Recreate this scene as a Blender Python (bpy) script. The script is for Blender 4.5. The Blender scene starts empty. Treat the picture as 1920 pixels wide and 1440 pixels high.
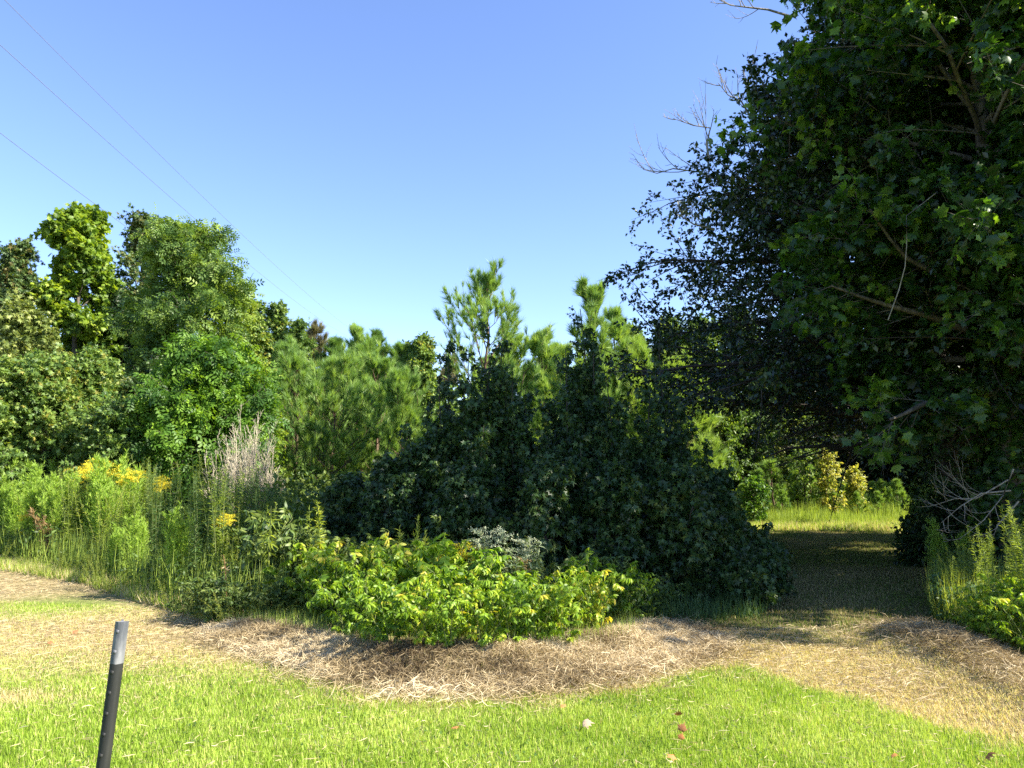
import bpy, math, numpy as np
from math import radians, sin, cos, pi
from mathutils import Vector

scene = bpy.context.scene
COL = scene.collection
# ------------------------------------------------------------------ camera, sky, sun, exposure
CAM_H, PITCH, F = 1.6, radians(6.0), 1440.0
cam_d = bpy.data.cameras.new('camera'); cam_d.sensor_width = 36; cam_d.lens = 27.0
cam_d.clip_start = 0.05; cam_d.clip_end = 3000
cam = bpy.data.objects.new('camera', cam_d); COL.objects.link(cam)
cam.location = (0, 0, CAM_H); cam.rotation_euler = (radians(90) + PITCH, 0, 0)
scene.camera = cam
SUN_EL, SUN_AZ = radians(40), radians(105)          # azimuth clockwise from +Y
world = bpy.data.worlds.new('World'); scene.world = world; world.use_nodes = True
nt = world.node_tree; nt.nodes.clear()
sky = nt.nodes.new('ShaderNodeTexSky'); sky.sky_type = 'NISHITA'; sky.sun_disc = False
sky.sun_elevation = SUN_EL; sky.sun_rotation = SUN_AZ; sky.altitude = 100
sky.air_density = 1.0; sky.dust_density = 0.1; sky.ozone_density = 4.5
bg = nt.nodes.new('ShaderNodeBackground'); bg.inputs['Strength'].default_value = 0.093
wo = nt.nodes.new('ShaderNodeOutputWorld')
tint = nt.nodes.new('ShaderNodeMix'); tint.data_type = 'RGBA'; tint.blend_type = 'MULTIPLY'; tint.inputs[0].default_value = 1
tint.inputs[7].default_value = (1.0, .94, 1.06, 1); nt.links.new(sky.outputs[0], tint.inputs[6]); nt.links.new(tint.outputs[2], bg.inputs[0]); nt.links.new(bg.outputs[0], wo.inputs[0])
sd = bpy.data.lights.new('sun', 'SUN'); sd.energy = 5.0; sd.angle = radians(0.5); sd.color = (1.0, 0.93, 0.80)
sun = bpy.data.objects.new('sun', sd); COL.objects.link(sun)
S = Vector((sin(SUN_AZ) * cos(SUN_EL), cos(SUN_AZ) * cos(SUN_EL), sin(SUN_EL)))
sun.rotation_euler = S.to_track_quat('Z', 'Y').to_euler(); sun.location = S * 60
scene.view_settings.view_transform = 'Standard'; scene.view_settings.look = 'None'
scene.view_settings.gamma = 1.0; scene.view_settings.use_curve_mapping = False
scene.view_settings.exposure = 1.78
cy = scene.cycles
cy.use_denoising = False; cy.sample_clamp_indirect = 3.0
cy.max_bounces = 6; cy.diffuse_bounces = 3; cy.glossy_bounces = 2; cy.transmission_bounces = 3
cy.transparent_max_bounces = 4; cy.caustics_reflective = False; cy.caustics_refractive = False

# ------------------------------------------------------------------ helpers
def RNG(seed): return np.random.default_rng(seed)

def G(px, py):
    """photo pixel (1920 wide) of a ground point -> world x, y"""
    v = (720 - py) / F
    fw, up = cos(PITCH) - v * sin(PITCH), sin(PITCH) + v * cos(PITCH)
    t = CAM_H / -up
    return ((px - 960) / F * t, fw * t)

def at(px, py, Y):
    """photo pixel at distance Y -> world point"""
    v = (720 - py) / F
    fw, up = cos(PITCH) - v * sin(PITCH), sin(PITCH) + v * cos(PITCH)
    t = Y / fw
    return np.array([(px - 960) / F * t, Y, CAM_H + up * t])

_nt = RNG(99).random((64, 64))
def noise2(x, y, sc=1.0, seed=0):
    x = np.asarray(x) * sc + seed * 13.7; y = np.asarray(y) * sc + seed * 7.3
    xi, yi = np.floor(x).astype(int), np.floor(y).astype(int)
    u, v = x - xi, y - yi; u = u * u * (3 - 2 * u); v = v * v * (3 - 2 * v)
    g = lambda i, j: _nt[i % 64, j % 64]
    return (g(xi, yi) * (1 - u) + g(xi + 1, yi) * u) * (1 - v) + (g(xi, yi + 1) * (1 - u) + g(xi + 1, yi + 1) * u) * v
def fbm(x, y, sc=1.0, seed=0):
    return (noise2(x, y, sc, seed) + .5 * noise2(x, y, sc * 2.1, seed + 1) + .25 * noise2(x, y, sc * 4.3, seed + 2)) / 1.75

def norm(a): return a / np.maximum(np.linalg.norm(a, axis=-1, keepdims=True), 1e-9)

class Acc:
    def __init__(s): s.V, s.Fc, s.T, s.M, s.n = [], [], [], [], 0
    def add(s, v, faces, tint=0.5, mat=0):
        v = np.asarray(v, float).reshape(-1, 3)
        for f in (faces if isinstance(faces, list) else [faces]):
            f = np.asarray(f)
            s.Fc.append(f + s.n)
            t = np.asarray(tint, float)
            s.T.append(np.full(len(f), float(t)) if t.ndim == 0 else np.repeat(t, len(f) // len(t)))
            s.M.append(np.full(len(f), mat, dtype=np.int32))
        s.V.append(v); s.n += len(v)
    def build(s, name, mats, parent=None, smooth=False, loc=None):
        me = bpy.data.meshes.new(name)
        V = np.concatenate(s.V).astype(np.float32)
        sizes = np.concatenate([np.full(len(f), f.shape[1], dtype=np.int32) for f in s.Fc])
        loops = np.concatenate([f.ravel() for f in s.Fc]).astype(np.int32)
        starts = np.concatenate([[0], np.cumsum(sizes)[:-1]]).astype(np.int32)
        me.vertices.add(len(V)); me.vertices.foreach_set('co', V.ravel())
        me.loops.add(len(loops)); me.loops.foreach_set('vertex_index', loops)
        me.polygons.add(len(sizes)); me.polygons.foreach_set('loop_start', starts)
        me.polygons.foreach_set('material_index', np.concatenate(s.M))
        if smooth: me.polygons.foreach_set('use_smooth', np.ones(len(sizes), dtype=bool))
        a = me.attributes.new('tint', 'FLOAT', 'FACE')
        a.data.foreach_set('value', np.concatenate(s.T).astype(np.float32))
        for m in (mats if isinstance(mats, (list, tuple)) else [mats]): me.materials.append(m)
        me.update(calc_edges=True)
        return link(name, me, parent, loc)

def link(name, me, parent=None, loc=None):
    o = bpy.data.objects.new(name, me); COL.objects.link(o)
    if parent is not None: o.parent = parent
    if loc is not None: o.location = [float(c) for c in loc]
    return o

def tag(o, label=None, cat=None, group=None, kind=None):
    for k, v in (('label', label), ('category', cat), ('group', group), ('kind', kind)):
        if v: o[k] = v
    return o

def copy_tree(o, parent=None):
    c = o.copy(); COL.objects.link(c); c.parent = parent
    for ch in KIDS.get(o.name, []): copy_tree(ch, c)
    return c
KIDS = {}
def root_at(name, loc, label, cat, group=None):
    r = bpy.data.objects.new(name, None); COL.objects.link(r); r.empty_display_size = .2
    r.location = [float(c) for c in loc]; tag(r, label, cat, group); KIDS[r.name] = []
    return r
def part(acc, name, mats, root, smooth=False):
    o = acc.build(name, mats, root, smooth); KIDS[root.name].append(o); return o
def clone(proto, loc, rz, sc, label, group=None, tilt=(0, 0)):
    c = copy_tree(proto); c.location = [float(v) for v in loc]; c.rotation_euler = (tilt[0], tilt[1], rz)
    c.scale = (sc if hasattr(sc, '__len__') else (sc,) * 3)
    if label: c['label'] = label
    if group: c['group'] = group
    elif 'group' in c: del c['group']
    return c

# ------------------------------------------------------------------ materials
def leaf_mat(name, ramp, trans=0.35, rough=0.5, tcol=(1.5, 1.45, .5), spec=.35, var=.12):
    m = bpy.data.materials.new(name); m.use_nodes = True; n = m.node_tree; n.nodes.clear()
    N, L = n.nodes.new, n.links.new
    at_ = N('ShaderNodeAttribute'); at_.attribute_name = 'tint'
    oi = N('ShaderNodeObjectInfo'); ad = N('ShaderNodeMath'); ad.operation = 'MULTIPLY_ADD'
    L(oi.outputs['Random'], ad.inputs[0]); ad.inputs[1].default_value = var; L(at_.outputs['Fac'], ad.inputs[2])
    sb = N('ShaderNodeMath'); sb.operation = 'SUBTRACT'; L(ad.outputs[0], sb.inputs[0]); sb.inputs[1].default_value = var / 2
    cr = N('ShaderNodeValToRGB'); el = cr.color_ramp.elements
    for i, (p, c) in enumerate(ramp):
        e = el[i] if i < 2 else el.new(p)
        e.position = p; e.color = (*c, 1)
    L(sb.outputs[0], cr.inputs[0])
    pr = N('ShaderNodeBsdfPrincipled'); pr.inputs['Roughness'].default_value = rough
    pr.inputs['Specular IOR Level'].default_value = spec
    L(cr.outputs[0], pr.inputs['Base Color'])
    out = N('ShaderNodeOutputMaterial')
    if trans > 0:
        mx = N('ShaderNodeMix'); mx.data_type = 'RGBA'; mx.blend_type = 'MULTIPLY'; mx.inputs[0].default_value = 1
        L(cr.outputs[0], mx.inputs[6]); mx.inputs[7].default_value = (*tcol, 1)
        tr = N('ShaderNodeBsdfTranslucent'); L(mx.outputs[2], tr.inputs[0])
        ms = N('ShaderNodeMixShader'); ms.inputs[0].default_value = trans
        L(pr.outputs[0], ms.inputs[1]); L(tr.outputs[0], ms.inputs[2]); L(ms.outputs[0], out.inputs[0])
    else: L(pr.outputs[0], out.inputs[0])
    return m

def bark_mat(name, c1, c2, sc=18, rough=.9, spec=.15):
    m = bpy.data.materials.new(name); m.use_nodes = True; n = m.node_tree
    N, L = n.nodes.new, n.links.new; pr = n.nodes['Principled BSDF']
    tc = N('ShaderNodeTexCoord'); mp = N('ShaderNodeMapping'); mp.inputs['Scale'].default_value = (1, 1, .25)
    nz = N('ShaderNodeTexNoise'); nz.inputs['Scale'].default_value = sc; nz.inputs['Detail'].default_value = 5
    cr = N('ShaderNodeValToRGB'); cr.color_ramp.elements[0].color = (*c1, 1); cr.color_ramp.elements[1].color = (*c2, 1)
    cr.color_ramp.elements[0].position = .35; cr.color_ramp.elements[1].position = .68
    bp = N('ShaderNodeBump'); bp.inputs['Strength'].default_value = .6; bp.inputs['Distance'].default_value = .02
    L(tc.outputs['Object'], mp.inputs[0]); L(mp.outputs[0], nz.inputs[0]); L(nz.outputs[0], cr.inputs[0])
    L(cr.outputs[0], pr.inputs['Base Color']); L(nz.outputs[0], bp.inputs['Height']); L(bp.outputs[0], pr.inputs['Normal'])
    pr.inputs['Roughness'].default_value = rough; pr.inputs['Specular IOR Level'].default_value = spec
    return m

M = {}
M['gum'] = leaf_mat('shade_darkened_sweetgum_leaf', [(0, (.016, .036, .010)), (.5, (.034, .072, .018)), (.9, (.075, .13, .03)), (1, (.14, .17, .04))], .25, .42)  # leaf colour lowered so the shaded plants read darker
M['gum_light'] = leaf_mat('light_sweetgum_leaf', [(0, (.055, .11, .026)), (.5, (.135, .22, .045)), (.88, (.25, .34, .07)), (1, (.30, .28, .06))], .35)
M['yellowgreen'] = leaf_mat('yellow_green_leaf', [(0, (.07, .13, .02)), (.5, (.17, .27, .028)), (.93, (.30, .38, .035)), (1, (.32, .16, .04))], .42)
M['bluegreen'] = leaf_mat('blue_green_leaf', [(0, (.03, .065, .025)), (.5, (.07, .125, .042)), (.93, (.14, .20, .06)), (1, (.20, .17, .06))], .28)
M['ash'] = leaf_mat('ash_leaf', [(0, (.045, .095, .022)), (.5, (.115, .195, .036)), (1, (.25, .34, .05))], .35)
M['bright'] = leaf_mat('bright_leaf', [(0, (.03, .08, .012)), (.5, (.075, .17, .02)), (1, (.19, .32, .03))], .38)
M['olive'] = leaf_mat('olive_leaf', [(0, (.08, .12, .03)), (.5, (.18, .23, .055)), (1, (.30, .33, .09))], .30)
M['pine'] = leaf_mat('pine_needle', [(0, (.08, .16, .045)), (.5, (.20, .33, .085)), (1, (.33, .45, .12))], .40, .45)
M['pine_brown'] = leaf_mat('brownish_needle', [(0, (.10, .10, .05)), (.5, (.17, .16, .08)), (1, (.26, .23, .12))], .2)
M['youngpine'] = leaf_mat('young_pine_needle', [(0, (.11, .21, .05)), (.5, (.20, .33, .08)), (1, (.34, .44, .12))], .35)
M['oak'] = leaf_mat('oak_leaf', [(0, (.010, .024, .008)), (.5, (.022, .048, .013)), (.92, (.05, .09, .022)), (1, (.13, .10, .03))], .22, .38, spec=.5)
M['broad'] = leaf_mat('broad_leaf', [(0, (.014, .038, .009)), (.5, (.032, .078, .015)), (.85, (.075, .15, .022)), (.97, (.14, .24, .03)), (1, (.40, .34, .04))], .45, .38, (2.4, 2.3, .5), .45)  # bright upper ramp colours stand in for backlit leaf spots
M['goldenrod'] = leaf_mat('goldenrod_leaf', [(0, (.09, .15, .025)), (.5, (.19, .27, .045)), (1, (.34, .42, .08))], .35)
M['goldenrod_dark'] = leaf_mat('dark_goldenrod_leaf', [(0, (.035, .085, .03)), (.5, (.07, .14, .045)), (1, (.14, .22, .06))], .3)
M['weed_yellow'] = leaf_mat('yellowing_weed_leaf', [(0, (.16, .22, .035)), (.5, (.32, .39, .06)), (1, (.50, .50, .10))], .4)
M['flower'] = leaf_mat('goldenrod_flower', [(0, (.62, .50, .02)), (1, (.85, .76, .08))], .3, .8)
M['whiteflower'] = leaf_mat('white_flower', [(0, (.34, .38, .22)), (1, (.58, .60, .40))], .3, .8, (1, 1, .9))
M['boneset'] = leaf_mat('grey_green_leaf', [(0, (.08, .13, .06)), (.5, (.17, .23, .11)), (1, (.28, .33, .17))], .3)
M['fennel'] = leaf_mat('feathery_leaf', [(0, (.18, .32, .05)), (.5, (.34, .50, .08)), (1, (.50, .62, .15))], .4)
M['red'] = leaf_mat('reddish_stalk', [(0, (.22, .17, .07)), (.5, (.38, .24, .13)), (1, (.48, .40, .18))], .3)
M['lime'] = leaf_mat('lime_leaf', [(0, (.07, .15, .015)), (.5, (.20, .33, .022)), (.86, (.37, .47, .04)), (1, (.58, .50, .08))], .42, .45, var=.4)
M['yellowleaf'] = leaf_mat('yellow_leaf', [(0, (.16, .22, .04)), (.5, (.32, .34, .07)), (1, (.52, .46, .12))], .4)
M['shade_weed'] = leaf_mat('shade_darkened_undergrowth_leaf', [(0, (.03, .06, .014)), (.5, (.075, .13, .026)), (1, (.19, .24, .05))], .3)  # shade of the low growth is partly put into this dark colour
M['lawn'] = leaf_mat('lawn_blade', [(0, (.15, .24, .02)), (.35, (.30, .43, .045)), (.62, (.48, .55, .13)), (.72, (.50, .45, .19)), (.86, (.58, .46, .24)), (1, (.70, .60, .38))], .38, .5, (1.25, 1.25, .6), .3, 0)
M['trackgrass'] = leaf_mat('shade_darkened_track_blade', [(0, (.06, .10, .015)), (.35, (.14, .20, .03)), (.62, (.26, .30, .07)), (.72, (.30, .25, .10)), (1, (.46, .36, .19))], .3, .6, (1.2, 1.2, .6), .2, 0)  # blade colours darkened to imitate the shade on the track
M['straw'] = leaf_mat('straw', [(0, (.08, .055, .028)), (.35, (.26, .195, .10)), (.7, (.47, .375, .21)), (1, (.64, .54, .35))], .2, .55, (1.1, 1, .8), .3, 0)
M['deadtwig'] = bark_mat('dead_twig', (.16, .135, .10), (.34, .30, .23), 30)
M['greytwig'] = bark_mat('sunlit_grey_twig', (.34, .29, .20), (.60, .53, .40), 30)  # lighter than the dead twig, imitating sunlight on the bushes
M['bark'] = bark_mat('grey_bark', (.07, .06, .045), (.17, .145, .115))
M['darkbark'] = bark_mat('dark_bark', (.035, .03, .025), (.09, .075, .06))
M['pinebark'] = bark_mat('pine_bark', (.08, .05, .035), (.19, .13, .09))
M['greenstem'] = bark_mat('green_stem', (.09, .14, .04), (.20, .22, .08))
M['redstem'] = bark_mat('red_stem', (.20, .07, .05), (.34, .14, .09))

# ------------------------------------------------------------------ leaf templates (x side, y axis, z normal)
A_ = np.array
T = {}
T['oval'] = (A_([(0, 0, 0), (.30, .45, .07), (0, 1, -.08), (-.30, .45, .07)]), [A_([(0, 1, 2), (0, 2, 3)])])
T['lance'] = (A_([(0, 0, 0), (.15, .30, .03), (.12, .68, -.05), (0, 1, -.24), (-.12, .68, -.05), (-.15, .30, .03)]),
              [A_([(0, 1, 5), (2, 3, 4)]), A_([(1, 2, 4, 5)])])
T['narrow'] = (A_([(0, 0, 0), (.06, .4, .02), (0, 1, -.18), (-.06, .4, .02)]), [A_([(0, 1, 2), (0, 2, 3)])])
def lobed(tips, notch, droop):
    v = [(0, .25, .06)]; ring = [(0, 0, 0)]
    for i, (a, r) in enumerate(tips):
        if i: 
            am = radians((tips[i - 1][0] + a) / 2); ring.append((sin(am) * notch, .25 + cos(am) * notch, .02))
        ar = radians(a); ring.append((sin(ar) * r, .25 + cos(ar) * r, -droop))
    v += ring; k = len(ring)
    return A_(v), [A_([(0, 1 + i, 1 + (i + 1) % k) for i in range(k)])]
T['star'] = lobed([(-125, .42), (-62, .60), (0, .75), (62, .60), (125, .42)], .24, .10)
T['maple'] = lobed([(-130, .42), (-75, .58), (-32, .50), (0, .72), (32, .50), (75, .58), (130, .42)], .36, .12)
def _pinnate():
    V, Q = [], []
    for i in range(7):
        y = .15 + .28 * (i // 2); sd_ = 0 if i == 6 else (1 if i % 2 else -1)
        if i == 6: y = .78
        d = norm(A_([sd_ * .9, .55 if sd_ else 1., -.28])); p = A_([0, y, -.1 * y * y]); L = .42 if sd_ else .36
        s_ = norm(np.cross(d, [0, 0, 1.])); b = len(V)
        V += [p, p + d * L * .5 + s_ * .085, p + d * L, p + d * L * .5 - s_ * .085]; Q.append((b, b + 1, b + 2, b + 3))
    return A_(V), [A_(Q)]
T['pinnate'] = _pinnate()
T['blade'] = (A_([(-.5, 0, 0), (.5, 0, 0), (.38, .55, .06), (-.38, .55, .06), (0, 1, .24)]), [A_([(0, 1, 2, 3)]), A_([(3, 2, 4)])])
def _tuft(n, spread, w, seed):
    r = RNG(seed); V, Q = [], []
    for i in range(n):
        a = r.random() * 2 * pi; s_ = spread * (.25 + .75 * r.random())
        d = norm(A_([cos(a) * s_, 1, sin(a) * s_])); o = A_([0, r.random() * .25, 0])
        q = norm(np.cross(d, r.normal(size=3))) * w; b = len(V); L = .7 + .3 * r.random()
        V += [o - q, o + q, o + d * L]; Q.append((b, b + 1, b + 2))
    return A_(V), [A_(Q)]
T['tuft'] = _tuft(18, .62, .020, 3)
T['tuftwide'] = _tuft(18, 1.3, .022, 5)
T['sprig'] = (A_([(-.2, 0, 0), (.2, 0, 0), (.2, .4, .05), (-.2, .4, .05)]), [A_([(0, 1, 2, 3)])])

def inst(acc, tname, pos, axis, nrm, scale, tint, mat=0, width=None):
    tv, tf = T[tname]; n = len(pos)
    if n == 0: return
    a = norm(axis); s = norm(np.cross(a, nrm)); z = np.cross(s, a)
    sc = np.broadcast_to(np.asarray(scale, float), (n,))
    w = sc if width is None else np.broadcast_to(np.asarray(width, float), (n,))
    V = (pos[:, None, :] + (tv[None, :, 0, None] * w[:, None, None]) * s[:, None, :]
         + (tv[None, :, 1, None] * sc[:, None, None]) * a[:, None, :] + (tv[None, :, 2, None] * sc[:, None, None]) * z[:, None, :])
    m = len(tv); fs = []
    for f in tf: fs.append((f[None] + (np.arange(n) * m)[:, None, None]).reshape(-1, f.shape[1]))
    t = np.broadcast_to(np.asarray(tint, float), (n,))
    acc.add(V, fs, t, mat)

def tubes(acc, P, R, S=5, tint=.5, mat=0):
    """P (N,K,3) centre lines, R (N,K) radii"""
    P = np.asarray(P, float); R = np.asarray(R, float); N, K = P.shape[:2]
    if N == 0: return
    t = norm(np.gradient(P, axis=1))
    ref = np.where(np.abs(t[..., 2:3]) > .9, A_([1., 0, 0]), A_([0, 0, 1.]))
    u = norm(np.cross(t, ref)); v = np.cross(t, u)
    an = np.arange(S) * 2 * pi / S
    V = P[:, :, None] + R[:, :, None, None] * (np.cos(an)[:, None] * u[:, :, None] + np.sin(an)[:, None] * v[:, :, None])
    k, s = np.meshgrid(np.arange(K - 1), np.arange(S), indexing='ij')
    q = np.stack([k * S + s, k * S + (s + 1) % S, (k + 1) * S + (s + 1) % S, (k + 1) * S + s], -1).reshape(-1, 4)
    fc = (q[None] + (np.arange(N) * K * S)[:, None, None]).reshape(-1, 4)
    acc.add(V, fc, tint, mat)

def interp(P, s):
    """P (N,K,3), s (N,n) in 0..1 -> points, tangents (N,n,3)"""
    N, K = P.shape[:2]; x = np.clip(s, 0, .9999) * (K - 1); i = x.astype(int); f = (x - i)[..., None]
    r = np.arange(N)[:, None]; a, b = P[r, i], P[r, i + 1]
    return a * (1 - f) + b * f, norm(b - a)

def spawn(rng, P, L, n, smin, smax, ang, ratio, K, up=0., curl=0., taper=.7, flat=0.):
    N = len(P); s = smin + (smax - smin) * (np.arange(n)[None] + rng.random((N, n))) / n
    p, t = interp(P, s)
    q = rng.normal(size=(N, n, 3)); q[..., 2] *= (1 - flat); q = norm(q - (q * t).sum(-1, keepdims=True) * t)
    a = ang * (.7 + .6 * rng.random((N, n, 1)))
    d = np.cos(a) * t + np.sin(a) * q; d[..., 2] += up; d = norm(d)
    ln = L[:, None] * ratio * (1 - taper * (s - smin) / max(smax - smin, 1e-6)) * (.65 + .7 * rng.random((N, n)))
    p, d, ln, s = p.reshape(-1, 3), d.reshape(-1, 3), ln.reshape(-1), s.reshape(-1)
    u = np.linspace(0, 1, K)[None, :, None]
    w = rng.normal(size=(len(p), 1, 3)) * .12
    C = p[:, None] + ln[:, None, None] * (u * d[:, None] + u * u * (w + A_([0, 0, curl])))
    return C, ln, s

def broad(name, loc, H, R, label, cat, mat, leaf='star', lsize=.13, seed=1, n1=36, n2=7, n3=5, n4=9, t0=.12, prof=None,
          e0=.1, e1=1.1, droop=.5, group=None, bark='bark', r0=None, wander=.03, lenfn=None, lean=(0, 0), twigL=.42,
          curl=.05, tb=.5, ts=.22, drop=0, sub_up=.1, hw=None, clear=None, accents=None, nbias=.6, keepf=None, fine=1., flat2=.35, lv=(.55, .75)):
    R = R * .8; lsize = lsize * fine; n4 = int(round(n4 / fine ** 1.6))
    rng = RNG(seed); root = root_at(name, loc, label, cat, group)
    K = 12; z = np.linspace(-.05, H * .97, K); tr = np.zeros((1, K, 3)); tr[0, :, 2] = z
    wn = np.cumsum(rng.normal(size=(K, 2)) * wander * H / K * 2, 0); wn -= wn[0]
    tr[0, :, :2] = wn + np.linspace(0, 1, K)[:, None] ** 1.3 * A_(lean) * H
    r0 = r0 or H * .014
    bk = Acc(); rt = (r0 * (1 - np.linspace(0, 1, K)) ** .8 + .008)[None]; rt[0, 0] *= 1.25; tubes(bk, tr, rt, 8)
    prof = prof or (lambda t: np.sin(pi * np.clip(t, 0, 1) ** .75) ** .6 + .12)
    tt = (np.arange(n1) + rng.random(n1)) / n1; s = t0 + (1 - t0) * tt ** .95
    az = np.arange(n1) * 2.39996 + rng.normal(size=n1) * .35
    el = e0 + (e1 - e0) * tt + rng.normal(size=n1) * .12
    L = R * prof(tt) * (lv[0] + lv[1] * rng.random(n1))
    if lenfn is not None: L = L * lenfn(az, tt)
    p, _ = interp(tr, s[None]); p = p[0]
    d = np.stack([np.cos(az) * np.cos(el), np.sin(az) * np.cos(el), np.sin(el)], -1)
    u = np.linspace(0, 1, 7)[None, :, None]
    wob = rng.normal(size=(n1, 1, 3)) * .10 * u * u + rng.normal(size=(n1, 7, 3)) * .02 * u
    B1 = p[:, None] + L[:, None, None] * (u * d[:, None] + u * u * A_([0, 0, curl]) + wob)
    B1[..., 2] = np.minimum(B1[..., 2], H)
    rad1 = np.clip(r0 * .42 * (1 - s)[:, None] + .012, .008, None) * (1 - .8 * np.linspace(0, 1, 7)[None])
    tubes(bk, B1, rad1, 5)
    B2, L2, _ = spawn(rng, B1, L, n2, .22, 1, .85, .45, 5, up=sub_up, curl=curl, taper=.45, flat=flat2)
    B2[..., 2] = np.maximum(B2[..., 2], .05)
    tubes(bk, B2, np.clip(.010 * L2, .004, .03)[:, None] * A_([1, .8, .6, .4, .2])[None], 4)
    B3, L3, _ = spawn(rng, B2, np.full(len(B2), twigL), n3, .15, 1, .8, 1., 3, up=sub_up, curl=-.1, taper=.2, flat=.2)
    tubes(bk, B3, np.full((len(B3), 1), .0035) * A_([1, .7, .4])[None], 3)
    part(bk, 'trunk', M[bark], root, True)
    cr = Acc(); N3 = len(B3); s4 = .15 + .85 * rng.random((N3, n4)); p4, t4 = interp(B3, s4)
    q = norm(rng.normal(size=p4.shape)); ax = .55 * t4 + .8 * q; ax[..., 2] -= droop; ax = ax.reshape(-1, 3)
    nr = rng.normal(size=ax.shape) * .55 + A_([0, 0, nbias]); p4 = p4.reshape(-1, 3) + rng.normal(size=ax.shape) * lsize * .25
    cl = np.repeat(np.repeat(rng.normal(size=len(B2)) * ts * .85, n3), n4)
    if accents is not None: cl = cl + accents(p4)
    ti = np.clip(tb + cl + rng.normal(size=len(p4)) * ts, 0.01, .985)
    keep = p4[:, 2] > .03
    if keepf is not None: keep &= keepf(p4, rng)
    if drop: keep &= rng.random(len(p4)) > drop
    sz = lsize * (.6 + .6 * rng.random(len(p4)))
    inst(cr, leaf, p4[keep], ax[keep], nr[keep], sz[keep], ti[keep])
    part(cr, 'crown', M[mat], root)
    root['_h'] = H
    return root, B1

def sapling(name, loc, H, R, label, seed, ns=12, mat='gum', lsize=.085, dens=1., cat='sapling'):
    """several upswept shoots from one base, each hung with drooping star leaves"""
    rng = RNG(seed); root = root_at(name, loc, label, cat); K = 9; u = np.linspace(0, 1, K)[None]
    rr = R * np.sqrt(rng.random(ns)); rr[0] = 0; th = rng.random(ns) * 2 * pi
    z0 = H * .5 * rng.random(ns) * (rr < R * .6); z0[0] = -.03; zt = H * (1 - .36 * rr / max(R, .01)) * (.76 + .24 * rng.random(ns)); zt[0] = H; zt = np.maximum(zt, z0 + .25 * H)
    P = np.zeros((ns, K, 3)); w = rng.normal(size=(ns, 2)) * .06
    for k, f in ((0, np.cos), (1, np.sin)): P[..., k] = (rr * f(th))[:, None] * u ** .65 + w[:, k:k + 1] * np.sin(u * 5 + seed) * .8
    P[..., 2] = z0[:, None] + (zt - z0)[:, None] * u
    bk = Acc(); tubes(bk, P, (.006 + .006 * H * .5 * (rr == 0))[:, None] * (1.3 - u), 5)
    L = np.linalg.norm(np.diff(P, axis=1), axis=2).sum(1); n2 = 13
    B, Lb, sp = spawn(rng, P, np.full(ns, 1.), n2, .12, .99, 1.0, .44 * (.5 + R), 4, up=.3, curl=.0, taper=.38)
    tubes(bk, B, np.full((len(B), 1), .003) * A_([1, .8, .6, .4])[None], 3)
    part(bk, 'trunk', M['darkbark'], root, True)
    n = int(19 * dens); s4 = .1 + .9 * rng.random((len(B), n)); p, t = interp(B, s4); d = .3 * t + .7 * norm(rng.normal(size=t.shape)); d[..., 2] -= .85
    d = d.reshape(-1, 3); p = p.reshape(-1, 3) + rng.normal(size=d.shape) * .03; cl = np.repeat(rng.normal(size=len(B)) * .16, n)
    keep = (p[:, 2] > .03) & (rng.random(len(p)) < .9)
    sz = lsize * (.55 + .65 * rng.random(len(p))); cr = Acc()
    inst(cr, 'star', p[keep], d[keep], (rng.normal(size=d.shape) * .7 + A_([0, -.2, .4]))[keep], sz[keep], np.clip(.45 + cl + .2 * rng.normal(size=len(p)), .02, .98)[keep], width=sz[keep] * .8)
    part(cr, 'crown', M[mat], root); return root

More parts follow.
